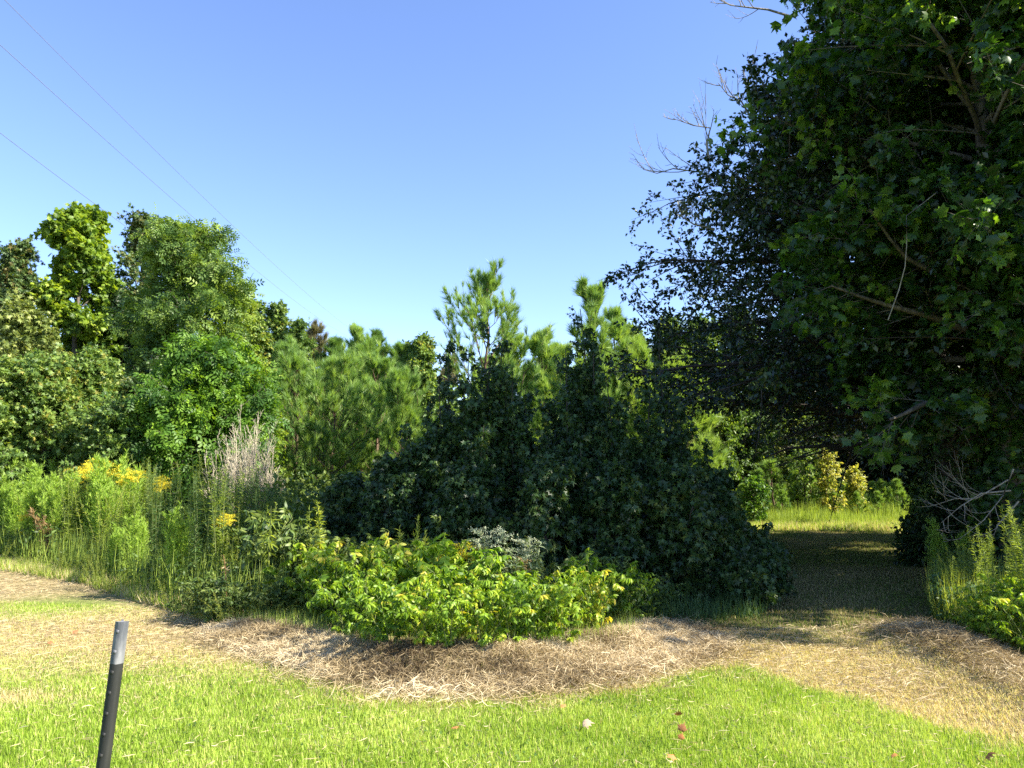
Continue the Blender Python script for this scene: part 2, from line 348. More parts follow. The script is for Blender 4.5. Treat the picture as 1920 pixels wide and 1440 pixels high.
def pine(name, loc, H, R, label, cat='pine', mat='pine', seed=1, n1=30, n2=5, tuft=.26, t0=.1, e0=.15, e1=1.0, group=None, tb=.5,
         prof=None, bark='pinebark', nt_=8, tk='tuft', curl=.45, young=False):
    rng = RNG(seed); root = root_at(name, loc, label, cat, group); K = 10
    tr = np.zeros((1, K, 3)); tr[0, :, 2] = np.linspace(-.05, H, K); tr[0, :, :2] = np.cumsum(rng.normal(size=(K, 2)) * .008 * H, 0)
    bk = Acc(); tubes(bk, tr, (H * .012 * (1 - np.linspace(0, 1, K)) + .010)[None], 7)
    prof = prof or (lambda t: (1 - t) ** .55 * (.6 + .4 * np.minimum(1, t * 4)) + .10)
    tt = (np.arange(n1) + rng.random(n1)) / n1; s = t0 + (1 - t0) * tt + rng.normal(size=n1) * .01
    s = np.clip(s, t0, .95)
    az = np.arange(n1) * 2.1 + rng.normal(size=n1) * .5; el = e0 + (e1 - e0) * tt + rng.normal(size=n1) * .15
    L = R * prof(tt) * (.6 + .75 * rng.random(n1)); p, _ = interp(tr, s[None]); p = p[0]
    d = np.stack([np.cos(az) * np.cos(el), np.sin(az) * np.cos(el), np.sin(el)], -1); u = np.linspace(0, 1, 6)[None, :, None]
    B1 = p[:, None] + L[:, None, None] * (u * d[:, None] + u * u * A_([0, 0, curl]) + rng.normal(size=(n1, 6, 3)) * .03 * u)
    tubes(bk, B1, (.004 + .010 * L)[:, None] * (1 - .7 * np.linspace(0, 1, 6))[None], 5)
    B2, L2, _ = spawn(rng, B1, L, n2, .3, 1, .8, .5, 4, up=.3, curl=.5, taper=.45, flat=.3)
    tubes(bk, B2, np.full((len(B2), 1), .007) * A_([1, .8, .6, .5])[None], 3)
    part(bk, 'trunk', M[bark], root, True)
    cr = Acc()
    for B, n, lo in ((B2, nt_, .35), (B1, 7, .55), (tr, 9, .90)):
        s4 = lo + (1 - lo) * rng.random((len(B), n)); s4[:, 0] = .995; p4, t4 = interp(B, s4)
        ax = (t4 + .30 * rng.normal(size=t4.shape) + A_([0, 0, .2])).reshape(-1, 3); p4 = p4.reshape(-1, 3)
        cl = np.repeat(rng.normal(size=len(B)) * .15, n)
        inst(cr, tk, p4, ax, rng.normal(size=p4.shape), tuft * (.6 + .5 * rng.random(len(p4))), np.clip(tb + cl + rng.normal(size=len(p4)) * .15, .02, .98))
    part(cr, 'crown', M[mat], root)
    return root

# ------------------------------------------------------------------ terrain
MOUND = A_([G(*p) for p in [(470, 1195), (570, 1225), (680, 1245), (800, 1262), (930, 1262), (1050, 1245), (1150, 1225), (1215, 1205)]])
MOUND_R = A_([G(*p) for p in [(1720, 1200), (1780, 1240), (1860, 1280), (1960, 1330)]])
def dist_poly(x, y, P):
    x = np.asarray(x, float); y = np.asarray(y, float); best = np.full(x.shape, 1e9)
    for (ax, ay), (bx, by) in zip(P[:-1], P[1:]):
        dx, dy = bx - ax, by - ay; t = np.clip(((x - ax) * dx + (y - ay) * dy) / (dx * dx + dy * dy), 0, 1)
        best = np.minimum(best, np.hypot(x - ax - t * dx, y - ay - t * dy))
    return best
def hgt(x, y):
    x = np.asarray(x, float); y = np.asarray(y, float)
    near = np.exp(-((x / 60) ** 2 + (y / 60) ** 2))
    h = (.05 * (fbm(x, y, .35, 3) - .5) + .03 * (fbm(x, y, 1.6, 5) - .5)) * near
    m = np.exp(-(dist_poly(x, y, MOUND) / .30) ** 2) * (.03 + .15 * fbm(x, y, 1.3, 8)) * np.interp(x, [-2.2, -1.0], [.3, 1.])
    m2 = np.exp(-(dist_poly(x, y, MOUND_R) / .4) ** 2) * (.06 + .14 * fbm(x, y, 1.3, 9))
    return h + m + m2 + .0015 * np.clip(y - 22, 0, 60) * near
EDGE = [G(*p) for p in [(-500, 1255), (0, 1258), (200, 1256), (350, 1256), (480, 1264), (600, 1282), (720, 1308), (850, 1318), (1000, 1312), (1150, 1285),
                        (1300, 1268), (1400, 1262), (1500, 1280), (1600, 1312), (1700, 1345), (1800, 1378), (1920, 1402), (2200, 1440)]]
EX, EY = A_([e[0] for e in EDGE]), A_([e[1] for e in EDGE])
def dryness(x, y):
    """0 green lawn .. 1 straw"""
    s = y - np.interp(x, EX, EY) + .6 * (fbm(x, y, 1.5, 11) - .5) + .5 * (fbm(x, y, 6, 12) - .5)
    w = np.interp(x, [-5, -2.0, 0, 6], [1.5, .7, .22, .22])
    d = 1 / (1 + np.exp(-np.clip(s / w * 3, -30, 30)))
    back = np.clip((y - 8.5) / 3, 0, 1) * .30          # the track behind is half green again
    bare = np.exp(-(((x - G(10, 1310)[0]) / .45) ** 2 + ((y - G(10, 1310)[1]) / .16) ** 2)) * .9
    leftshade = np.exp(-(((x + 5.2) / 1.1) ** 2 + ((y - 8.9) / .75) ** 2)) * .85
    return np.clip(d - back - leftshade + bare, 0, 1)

def axis_pts(lo, hi, step, far, n):
    g = np.geomspace(step, far, n); return np.concatenate([lo - np.cumsum(g)[::-1], np.arange(lo, hi, step), hi + np.cumsum(g)])
xs = axis_pts(-12, 13, .09, 260, 30); ys = axis_pts(0, 26, .09, 260, 30)
XX, YY = np.meshgrid(xs, ys); ZZ = hgt(XX, YY)
nx, ny = len(xs), len(ys)
ii, jj = np.meshgrid(np.arange(ny - 1), np.arange(nx - 1), indexing='ij')
Fq = np.stack([ii * nx + jj, ii * nx + jj + 1, (ii + 1) * nx + jj + 1, (ii + 1) * nx + jj], -1).reshape(-1, 4)

def ground_mat():
    m = bpy.data.materials.new('ground_soil'); m.use_nodes = True; n = m.node_tree
    N, L = n.nodes.new, n.links.new; pr = n.nodes['Principled BSDF']; pr.inputs['Roughness'].default_value = .95
    pr.inputs['Specular IOR Level'].default_value = .1
    a = N('ShaderNodeAttribute'); a.attribute_name = 'dry'
    tc = N('ShaderNodeTexCoord')
    def ramp(src, pts):
        c = N('ShaderNodeValToRGB'); e = c.color_ramp.elements
        for i, (p, col) in enumerate(pts):
            q = e[i] if i < 2 else e.new(p)
            q.position = p; q.color = (*col, 1)
        L(src, c.inputs[0]); return c.outputs[0]
    def nz(sc, det=6, rough=.65):
        t = N('ShaderNodeTexNoise'); t.inputs['Scale'].default_value = sc; t.inputs['Detail'].default_value = det; t.inputs['Roughness'].default_value = rough
        L(tc.outputs['Object'], t.inputs[0]); return t.outputs[0]
    green = ramp(nz(25), [(.3, (.06, .09, .018)), (.5, (.13, .20, .03)), (.7, (.24, .30, .07))])
    dry = ramp(nz(18), [(.3, (.13, .09, .045)), (.5, (.30, .225, .12)), (.7, (.46, .37, .22))])
    mx = N('ShaderNodeMix'); mx.data_type = 'RGBA'; L(a.outputs['Fac'], mx.inputs[0]); L(green, mx.inputs[6]); L(dry, mx.inputs[7])
    L(mx.outputs[2], pr.inputs['Base Color'])
    bp = N('ShaderNodeBump'); bp.inputs['Strength'].default_value = .8; bp.inputs['Distance'].default_value = .03
    L(nz(60), bp.inputs['Height']); L(bp.outputs[0], pr.inputs['Normal'])
    return m
GM = ground_mat()
g = Acc(); g.add(np.stack([XX, YY, ZZ], -1), Fq)
go = g.build('ground', GM, smooth=True); tag(go, 'mown ground with green lawn and a straw coloured band', 'ground', kind='structure')
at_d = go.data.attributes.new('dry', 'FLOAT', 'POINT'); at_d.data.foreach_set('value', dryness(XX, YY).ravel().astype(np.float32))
# mown track leading back
PY = A_([7.0, 10, 14, 19, 21]); PL = A_([1.5, 2.7, 4.1, 5.5, 5.0]); PR = A_([4.2, 5.2, 6.9, 9.4, 11.0])
pyv = np.arange(7.0, 20.6, .12); u = np.linspace(0, 1, 40)
UU, PV = np.meshgrid(u, pyv); lx, rx = np.interp(PV, PY, PL), np.interp(PV, PY, PR)
wob = .25 * (fbm(PV, UU * 0, 1.1, 21) - .5)
PX = lx + (rx - lx) * UU + wob
npx, npy = len(u), len(pyv); ii, jj = np.meshgrid(np.arange(npy - 1), np.arange(npx - 1), indexing='ij')
pq = np.stack([ii * npx + jj, ii * npx + jj + 1, (ii + 1) * npx + jj + 1, (ii + 1) * npx + jj], -1).reshape(-1, 4)
PM = GM.copy(); PM.name = 'shade_darkened_track_soil'
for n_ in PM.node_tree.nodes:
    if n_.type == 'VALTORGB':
        for e_ in n_.color_ramp.elements: e_.color = [c_ * .55 for c_ in e_.color[:3]] + [1]  # ground colours darkened here, painting in the track's shade
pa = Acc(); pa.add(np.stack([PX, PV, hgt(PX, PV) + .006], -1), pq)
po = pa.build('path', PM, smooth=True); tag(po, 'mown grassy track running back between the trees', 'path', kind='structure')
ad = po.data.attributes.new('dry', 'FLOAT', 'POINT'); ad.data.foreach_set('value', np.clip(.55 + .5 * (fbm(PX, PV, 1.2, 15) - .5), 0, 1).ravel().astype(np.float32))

def in_poly(x, y, P):
    c = np.zeros(x.shape, bool); n = len(P)
    for i in range(n):
        x1, y1 = P[i]; x2, y2 = P[(i + 1) % n]
        k = ((y1 > y) != (y2 > y)); c ^= k & (x < (x2 - x1) * (y - y1) / (y2 - y1 + 1e-12) + x1)
    return c
def sample(P, n, rng):
    P = A_(P, dtype=float); lo, hi = P.min(0), P.max(0); out = []; tot = 0
    while tot < n:
        q = lo + (hi - lo) * rng.random((n, 2)); q = q[in_poly(q[:, 0], q[:, 1], P)]; out.append(q); tot += len(q)
    return np.concatenate(out)[:n]

# ------------------------------------------------------------------ lawn and straw
def blades(name, P, n, h, w, mat, label, cat, tintf, seed, lean=.35, keepf=None, hf=None):
    rng = RNG(seed); q = sample(P, n, rng)
    if keepf is not None: q = q[keepf(q[:, 0], q[:, 1], rng)]
    n = len(q); z = hgt(q[:, 0], q[:, 1]); pos = np.stack([q[:, 0], q[:, 1], z - .004], -1)
    a = rng.random(n) * 2 * pi; l = lean * (.3 + rng.random(n)) if np.isscalar(lean) else lean(q[:, 0], q[:, 1]) * (.3 + rng.random(n))
    ax = np.stack([np.cos(a) * l, np.sin(a) * l, np.ones(n)], -1)
    nr = np.stack([np.cos(a), np.sin(a), np.zeros(n)], -1) + rng.normal(size=(n, 3)) * .4
    H = h * (.5 + .8 * rng.random(n)) * (1 if hf is None else hf(q[:, 0], q[:, 1]))
    ac = Acc(); inst(ac, 'blade', pos, ax, -nr, H, np.clip(tintf(q[:, 0], q[:, 1], rng), .01, .99), width=w * (.7 + .6 * rng.random(n)))
    return tag(ac.build(name, M[mat]), label, cat, kind='stuff')

def lawn_tint(x, y, rng):
    d = dryness(x, y); n = len(x)
    g_ = .34 + .15 * rng.normal(size=n) + .6 * (fbm(x, y, .9, 31) - .5) + .45 * (fbm(x, y, 5, 33) - .5)
    s_ = .82 + .10 * rng.normal(size=n)
    return np.where(rng.random(n) < d * .93 + .07, s_, np.clip(g_, .02, .62))
LAWN = [(-4.6, 3.2), (4.6, 3.2), (7.2, 6.6), (6.6, 7.2), (1.5, 7.6), (-7.6, 9.6), (-8.6, 8.2)]
lawn_keep = lambda x, y, rng: (dist_poly(x, y, MOUND) > .25) & ((rng.random(len(x)) < np.clip(1.25 - (y - 3.2) / 9, .35, 1)))
blades('lawn_grass', LAWN, 640000, .040, .0040, 'lawn', 'short mown lawn grass fading into straw', 'grass', lawn_tint, 41,
       lean=lambda x, y: .75 + .7 * dryness(x, y), keepf=lawn_keep, hf=lambda x, y: .75 + .6 * fbm(x, y, 3, 35))
rl = RNG(415); q = sample([(-4.4, 3.3), (4.4, 3.3), (6.8, 6.2), (1.5, 7.2), (-7.4, 8.8)], 9000, rl)
q = q[(fbm(q[:, 0], q[:, 1], 1.7, 71) > .56) & (dryness(q[:, 0], q[:, 1]) < .6)]; n = len(q); lw_ = Acc()
inst(lw_, 'oval', np.stack([q[:, 0], q[:, 1], hgt(q[:, 0], q[:, 1]) + .018 + .022 * rl.random(n)], -1), rl.normal(size=(n, 3)) * A_([1, 1, .25]), rl.normal(size=(n, 3)) * .3 + A_([0, 0, 1.]), .022 * (.6 + .8 * rl.random(n)), rl.random(n), width=.03)
tag(lw_.build('clover_leaves', M['ash']), 'small broad leaved clover patches scattered through the lawn', 'clover', kind='stuff')
def path_tint(x, y, rng):
    n = len(x); d = .5 + 1.6 * (fbm(x, y, .8, 36) - .5)
    return np.where(rng.random(n) < np.clip(d, .15, .9), .80 + .1 * rng.normal(size=n), .3 + .15 * rng.normal(size=n))
blades('path_grass', [(1.0, 7.2), (4.6, 6.7), (5.6, 10), (7.3, 14), (9.6, 19.5), (5.2, 20.5), (4.0, 14), (2.4, 10)], 90000, .045, .008, 'trackgrass',
       'sparse mown grass on the shaded track', 'grass', path_tint, 42, lean=.8)

def strands(acc, q, z0, zr, L, w, rng, tint, flat=.25, lift=0.):
    n = len(q); K = 4; a = rng.random(n) * 2 * pi; el = rng.normal(size=n) * flat + lift
    d = np.stack([np.cos(a) * np.cos(el), np.sin(a) * np.cos(el), np.sin(el)], -1); ln = L * (.4 + 1.0 * rng.random(n))
    b = norm(np.cross(d, rng.normal(size=(n, 3)))); c = rng.normal(size=(n, 1, 1)) * .3
    p0 = np.stack([q[:, 0], q[:, 1], z0 + zr * rng.random(n)], -1) - d * ln[:, None] * .5
    u = np.linspace(0, 1, K)[None, :, None]
    C = p0[:, None] + ln[:, None, None] * (u * d[:, None] + u * (1 - u) * c * 4 * b[:, None] * .5)
    C[..., 2] = np.maximum(C[..., 2], hgt(C[..., 0], C[..., 1]) + .002)
    s = norm(np.cross(d, rng.normal(size=(n, 3))))[:, None] * (w * (.6 + .8 * rng.random(n)))[:, None, None] * A_([.6, 1, .9, .25])[None, :, None]
    V = np.stack([C - s, C + s], 2).reshape(n, K * 2, 3)
    f = A_([(2 * k, 2 * k + 1, 2 * k + 3, 2 * k + 2) for k in range(K - 1)])
    acc.add(V, (f[None] + (np.arange(n) * K * 2)[:, None, None]).reshape(-1, 4), tint)
rng = RNG(51); br = Acc()
q = sample([(-3.2, 5.0), (2.2, 5.0), (2.6, 8.2), (-3.6, 8.6)], 2110000, rng); dd = dist_poly(q[:, 0], q[:, 1], MOUND)
q = q[rng.random(len(q)) < np.exp(-(dd / np.interp(q[:, 0], [-2.2, -.8], [.26, .40])) ** 2) * (.35 + 1.1 * fbm(q[:, 0], q[:, 1], 2.2, 52))]
n = len(q); cl = fbm(q[:, 0], q[:, 1], 2.6, 53)
strands(br, q, hgt(q[:, 0], q[:, 1]), 0.09, .12, .0017, rng, np.clip(.54 + 1.6 * (cl - .47) + .22 * rng.normal(size=n), .02, .98), .45, .15)
tag(br.build('dry_brush', M['straw']), 'heap of tangled dead grass cuttings along the bank', 'dead grass', kind='stuff')
br = Acc(); q = sample([(3.3, 4.4), (6.8, 4.4), (6.8, 8.2), (3.3, 8.2)], 60000, rng); dd = dist_poly(q[:, 0], q[:, 1], MOUND_R)
q = q[rng.random(len(q)) < np.exp(-(dd / .42) ** 2) * .9]; n = len(q); cl = fbm(q[:, 0], q[:, 1], 2.6, 54)
strands(br, q, hgt(q[:, 0], q[:, 1]), 0.08, .12, .0017, rng, np.clip(.42 + 1.0 * (cl - .45) + .22 * rng.normal(size=n), .02, .98), .35, .1)
tag(br.build('dry_cuttings', M['straw']), 'dead grass cuttings under the weeds beside the track', 'dead grass', kind='stuff')
br = Acc(); q = sample([(-7.6, 6.6), (-1.6, 5.6), (1.2, 5.0), (3, 5.4), (6.6, 4.4), (6.6, 5.4), (4.2, 7.8), (1.2, 7.6), (-2.8, 8.2), (-7.8, 12.0)], 110000, rng)
q = q[(rng.random(len(q)) < dryness(q[:, 0], q[:, 1]) ** 2 * (.2 + .9 * fbm(q[:, 0], q[:, 1], 2.0, 55)))]; n = len(q)
strands(br, q, hgt(q[:, 0], q[:, 1]) + .01, .03, .09, .0016, rng, np.clip(.60 + .2 * rng.normal(size=n), .02, .98), .1, .02)
tag(br.build('straw_litter', M['straw']), 'thin loose straw lying on the dried lawn edge', 'straw', kind='stuff')

rl = RNG(416); q = sample([(-4.4, 3.3), (4.4, 3.3), (6.8, 6.2), (1.5, 7.2), (-7.4, 8.8)], 6000, rl); q = q[fbm(q[:, 0], q[:, 1], 1.2, 72) > .48]; lc_ = Acc()
strands(lc_, q, hgt(q[:, 0], q[:, 1]) + .03, .015, .055, .0016, rl, np.clip(.6 + .2 * rl.normal(size=len(q)), .02, .98), .15)
tag(lc_.build('lawn_clippings', M['straw']), 'dry mower clippings lying on the lawn', 'grass', kind='stuff')
# ------------------------------------------------------------------ weeds
def weed(name, label, cat, seed, H=1.6, stems=2, nl=130, ll=.10, leaf='narrow', mat='goldenrod', stem='greenstem', spread=.08, plume=0, tb=.5, s0=.12,
         elev=.5, lw=None, top=.45, fmat='flower', lean=.06):
    rng = RNG(seed); root = root_at(name, (0, 0, 0), label, cat)
    K = 7; u = np.linspace(0, 1, K)
    a = rng.random(stems) * 2 * pi; hh = H * (.8 + .25 * rng.random(stems)); hh[0] = H
    P = np.zeros((stems, K, 3)); P[..., 2] = hh[:, None] * u
    b = rng.random(stems) * .5 * spread; c = (spread + lean * H) * rng.random(stems)
    for k, f in ((0, np.cos), (1, np.sin)):
        P[..., k] = (b * f(a))[:, None] + (c * f(a))[:, None] * u ** 1.8 + rng.normal(size=(stems, K)) * .006 * H * u
    st = Acc(); tubes(st, P, np.full((stems, 1), .0045) * (1.15 - .8 * u)[None], 4); part(st, 'stem', M[stem], root)
    lf = Acc(); s = s0 + (1 - s0) * rng.random((stems, nl)); p, t = interp(P, s)
    az = rng.random((stems, nl)) * 2 * pi; e = elev + .35 * rng.normal(size=(stems, nl)) + .5 * (s - .6)
    d = np.stack([np.cos(az) * np.cos(e), np.sin(az) * np.cos(e), np.sin(e)], -1).reshape(-1, 3)
    sz = (ll * (1 - (1 - top) * s ** 2) * (.65 + .6 * rng.random((stems, nl)))).reshape(-1)
    inst(lf, leaf, p.reshape(-1, 3), d, A_([0, 0, 1.]) + rng.normal(size=d.shape) * .35, sz,
         np.clip(tb + .25 * (s.reshape(-1) - .5) + .17 * rng.normal(size=len(d)), .02, .98), width=sz * lw if lw else None)
    part(lf, 'foliage', M[mat], root)
    if plume:
        fl = Acc(); nb = 16; tips = P[:, -1]
        for k in range(min(plume, stems)):
            az = rng.random(nb) * 2 * pi; L = (.07 + .11 * rng.random(nb)) ; z = rng.random(nb) * .2
            base = tips[k] - np.stack([z * 0, z * 0, z], -1)
            dr = np.stack([np.cos(az), np.sin(az), .45 + 0 * az], -1); u3 = np.linspace(0, 1, 12)[None, :, None]
            C = base[:, None] + L[:, None, None] * (u3 * dr[:, None] - u3 ** 2 * A_([0, 0, .35])); C = C.reshape(-1, 3)
            C = np.repeat(C, 3, 0) + rng.normal(size=(len(C) * 3, 3)) * .008
            inst(fl, 'oval', C, rng.normal(size=C.shape) + A_([0, 0, .6]), rng.normal(size=C.shape), .016, rng.random(len(C)))
        part(fl, 'flower_head', M[fmat], root)
    return root

def fennel(name, label, cat, seed, H=1.7, mat='fennel', stems=5, nb=60):
    rng = RNG(seed); root = root_at(name, (0, 0, 0), label, cat); K = 6; u = np.linspace(0, 1, K)
    a = rng.random(stems) * 2 * pi; hh = H * (.7 + .3 * rng.random(stems)); hh[0] = H; P = np.zeros((stems, K, 3)); P[..., 2] = hh[:, None] * u
    for k, f in ((0, np.cos), (1, np.sin)): P[..., k] = (.03 * f(a))[:, None] + (.16 * H * f(a) * rng.random(stems))[:, None] * u ** 1.5
    st = Acc(); tubes(st, P, np.full((stems, 1), .005) * (1.1 - .8 * u)[None], 4); part(st, 'stem', M['greenstem'], root)
    B, L, _ = spawn(rng, P, np.full(stems, H), nb, .15, .98, .8, .24, 4, up=.25, curl=.25, taper=.75)
    lf = Acc(); s = rng.random((len(B), 26)); p, t = interp(B, s); d = (t + .75 * rng.normal(size=t.shape) * .6 + A_([0, 0, .35])).reshape(-1, 3)
    inst(lf, 'narrow', p.reshape(-1, 3), d, rng.normal(size=d.shape), .075 * (.5 + rng.random(len(d))), np.clip(.5 + .2 * rng.normal(size=len(d)), .02, .98), width=.055)
    part(lf, 'foliage', M[mat], root); return root

def leafy(name, label, cat, seed, H=.8, stems=7, mat='lime', ll=.066, tb=.5, spread=.5, nl=24, nb=7, lw=None):
    """bushy plant: arching stems with short side shoots, each tipped with hanging pointed leaves"""
    rng = RNG(seed); root = root_at(name, (0, 0, 0), label, cat); K = 6; u = np.linspace(0, 1, K)
    a = (np.arange(stems) + rng.random(stems)) * 2 * pi / stems; hh = H * (.7 + .3 * rng.random(stems)); hh[0] = H
    P = np.zeros((stems, K, 3)); P[..., 2] = hh[:, None] * np.sin(u * 1.45) / sin(1.45)
    c = spread * H * (.15 + .85 * rng.random(stems))
    for k, f in ((0, np.cos), (1, np.sin)): P[..., k] = (.03 * f(a))[:, None] + (c * f(a))[:, None] * u ** 1.4
    st = Acc(); tubes(st, P, np.full((stems, 1), .0055) * (1.1 - .75 * u)[None], 4)
    B, L, _ = spawn(rng, P, np.full(stems, H), nb, .12, 1, .9, .28, 4, up=.35, curl=-.25, taper=.3)
    tubes(st, B, np.full((len(B), 1), .0028) * A_([1, .8, .6, .4])[None], 3); part(st, 'stem', M['greenstem'], root)
    lf = Acc()
    s = .25 + .75 * rng.random((len(B), nl)) ** .7; p, t = interp(B, s)
    d = .25 * t + .75 * norm(rng.normal(size=t.shape)); d[..., 2] -= .75; d = d.reshape(-1, 3)
    cl = np.repeat(rng.normal(size=len(B)) * .12, nl); sz = ll * (.6 + .7 * rng.random(len(d)))
    out = p.reshape(-1, 3) * A_([1, 1, 0]); nr = norm(out + 1e-4) * .8 + rng.normal(size=d.shape) * .5 + A_([0, 0, .5])
    inst(lf, 'lance', p.reshape(-1, 3), d, nr, sz, np.clip(tb + cl + .16 * rng.normal(size=len(d)), .02, .98), width=sz * (lw or 1.15))
    part(lf, 'foliage', M[mat], root); return root

def put(proto, px, py, Ht, label, group=None, base=1.0, rz=None, first=None, rng=RNG(77), sq=1.0, tilt=.06):
    x, y = G(px, py); sc = Ht / base
    r = rng.random() * 2 * pi if rz is None else rz
    return clone(proto, (x, y, hgt(x, y) - .02), r, (sc * sq, sc * sq, sc), label, group, (rng.normal() * tilt, rng.normal() * tilt))

PROTOS = []
def proto(o): PROTOS.append(o); return o
gr = [proto(weed('goldenrod_plant', 'x', 'goldenrod', 100 + k, H=1.0 * 1.6, stems=3, nl=150, mat=mt, tb=tb_, ll=.10))
      for k, (mt, tb_) in enumerate([('goldenrod', .5), ('goldenrod', .65), ('goldenrod_dark', .45), ('goldenrod_dark', .6)])]
grf = [proto(weed('goldenrod_plant', 'x', 'goldenrod', 120 + k, H=1.6, stems=3, nl=130, mat='goldenrod', plume=3, tb=.6)) for k in range(2)]
wy = [proto(weed('weed_plant', 'x', 'weed', 130 + k, H=1.6, stems=5, nl=110, mat='weed_yellow', ll=.085, spread=.35, tb=.45)) for k in range(2)]
fn = [proto(fennel('feathery_weed', 'x', 'weed', 140 + k)) for k in range(2)]
lf = [proto(leafy('leafy_shrub', 'x', 'shrub', 150 + k, H=.8, tb=.4 + .12 * k)) for k in range(3)]
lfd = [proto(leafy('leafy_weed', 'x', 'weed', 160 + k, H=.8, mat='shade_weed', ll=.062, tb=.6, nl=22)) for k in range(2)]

rw = RNG(200)
# main left meadow: base line (front), depth going back; heights so that the tops stand at the photo's level
FRONT = [(-60, 1052), (0, 1055), (80, 1068), (160, 1085), (240, 1110), (320, 1135), (400, 1160), (470, 1168), (540, 1150), (600, 1130)]
fx, fy = zip(*FRONT)
TOPL = [(-60, 880), (0, 872), (60, 868), (130, 870), (200, 868), (260, 868), (330, 875), (400, 880), (470, 888), (520, 915), (560, 960), (640, 985)]
tx, ty = zip(*TOPL)
cnt = 0
for k in range(230):
    px = -60 + 640 * rw.random(); f = rw.random() ** .8
    yf = np.interp(px, fx, fy); yb = np.interp(px, [-60, 300, 600], [985, 1000, 1040]); py = yf - 8 - (yf - yb) * f
    Y = G(px, py)[1]; top = np.interp(px, tx, ty) + 12 * rw.normal() + (40 * rw.random() if f < .25 else 0)
    Ht = float(np.clip(at(px, top, Y)[2], .5, 2.0))
    if px < 260:
        c = rw.random()
        if c < .30: put(wy[rw.integers(2)], px, py, Ht * .95, 'yellowing bushy weed in the sunny left end of the meadow', 'yellowing weeds at the left', 1.6, rng=rw)
        elif c < .55: put(gr[rw.integers(2)], px, py, Ht, 'light green goldenrod stalk in the sunny left meadow', 'goldenrod plants in the left meadow', 1.6, rng=rw)
        elif c < .80: put(fn[rw.integers(2)], px, py, Ht, 'feathery bright green weed in the left meadow', 'feathery weeds at the left', 1.7, rng=rw)
        else: put(gr[2 + rw.integers(2)], px, py, Ht * .9, 'dark green goldenrod stalk low in the left meadow', 'dark goldenrod plants', 1.6, rng=rw)
    else:
        c = rw.random()
        if c < .35: put(gr[rw.integers(2)], px, py, Ht, 'light green goldenrod stalk in the middle of the meadow bank', 'goldenrod plants on the meadow bank', 1.6, rng=rw)
        elif c < .85: put(gr[2 + rw.integers(2)], px, py, Ht, 'dark green goldenrod stalk on the meadow bank', 'dark goldenrod plants on the bank', 1.6, rng=rw)
        else: put(wy[rw.integers(2)], px, py, Ht * .8, 'yellowish weed among the goldenrod on the bank', 'yellowish weeds on the bank', 1.6, rng=rw)
for px, py, top, lb in [(165, 1045, 860, 'goldenrod in full yellow bloom at the left, leftmost of the bright plumes'), (185, 1040, 862, 'tallest yellow blooming goldenrod in the left clump'),
                        (205, 1050, 870, 'yellow blooming goldenrod on the right side of the left clump'), (150, 1050, 880, 'lower yellow blooming goldenrod beside the feathery weeds'),
                        (178, 1042, 872, 'yellow blooming goldenrod at the front of the left clump'),
                        (140, 1038, 866, 'yellow blooming goldenrod at the back of the left clump'), (215, 1042, 874, 'yellow blooming goldenrod at the back right of the left clump'),
                        (232, 1060, 882, 'goldenrod with yellow plume just right of the bright clump'), (292, 1080, 893, 'single goldenrod with orange yellow plume before the dark tree'),
                        (415, 1128, 962, 'goldenrod with flat bright yellow plume near the red stalk'), (45, 1055, 960, 'short yellow flowering goldenrod at the far left'),
                        (35, 1050, 990, 'lowest yellow flowers in the far left weeds')]:
    Y = G(px, py)[1]; put(grf[rw.integers(2)], px, py, at(px, top, Y)[2], lb, None, 1.6, rng=rw, tilt=.03)
for px, py, top, lb in [(100, 1010, 835, 'tall feathery bright green weed with pointed top at the left'), (125, 1005, 845, 'feathery bright green weed right of the tallest one'),
                        (70, 1020, 862, 'broad feathery bright green weed at the left'), (40, 1020, 872, 'feathery bright green weed near the left edge'), (8, 1030, 880, 'feathery weed at the very left edge'),
                        (255, 1100, 960, 'feathery green weed in the middle of the bank'), (215, 1095, 985, 'short feathery green weed low on the bank'), (330, 1125, 950, 'bright feathery weed left of the red stalk')]:
    Y = G(px, py)[1]; put(fn[rw.integers(2)], px, py, at(px, top, Y)[2], lb, None, 1.7, rng=rw, tilt=.02)
# singled-out plants
def single(o, px, py, Ht, base, tilt=(0, 0), rz=0.):
    x, y = G(px, py); s = Ht / base; o.location = (x, y, hgt(x, y) - .02); o.scale = (s, s, s); o.rotation_euler = (tilt[0], tilt[1], rz); return o
sp = weed('tall_spire_weed', 'tallest slim yellow green spire rising left of the lime shrubs', 'weed', 301, H=1.2, stems=1, nl=300, ll=.095, lw=1.3, mat='weed_yellow', tb=.4, elev=.3, top=.7, lean=.02)
single(sp, 603, 1150, 1.0 * at(607, 935, G(603, 1150)[1])[2], 1.2)
sp = weed('tall_spire_weed', 'second slim green spire just left of the tallest one', 'weed', 302, H=1.2, stems=1, nl=190, ll=.085, lw=1.3, mat='goldenrod', tb=.7, elev=.3, top=.7, lean=.05)
single(sp, 578, 1140, at(572, 950, G(578, 1140)[1])[2], 1.2)
sp = weed('drooping_weed', 'tall weed with long drooping yellowed leaves and bare lower stem', 'weed', 303, H=1.3, stems=1, nl=80, ll=.13, mat='weed_yellow', tb=.3, elev=-.4, s0=.4, lean=.03, top=.9)
single(sp, 497, 1165, at(494, 945, G(497, 1165)[1])[2], 1.3)
sp = weed('red_stalk_weed', 'weed with bare red stalk and dry curled leaves at its top', 'weed', 304, H=.8, stems=1, nl=30, ll=.09, mat='straw', stem='redstem', s0=.75, elev=.2, lean=.02)
single(sp, 428, 1175, at(428, 1035, G(428, 1175)[1])[2], .8)
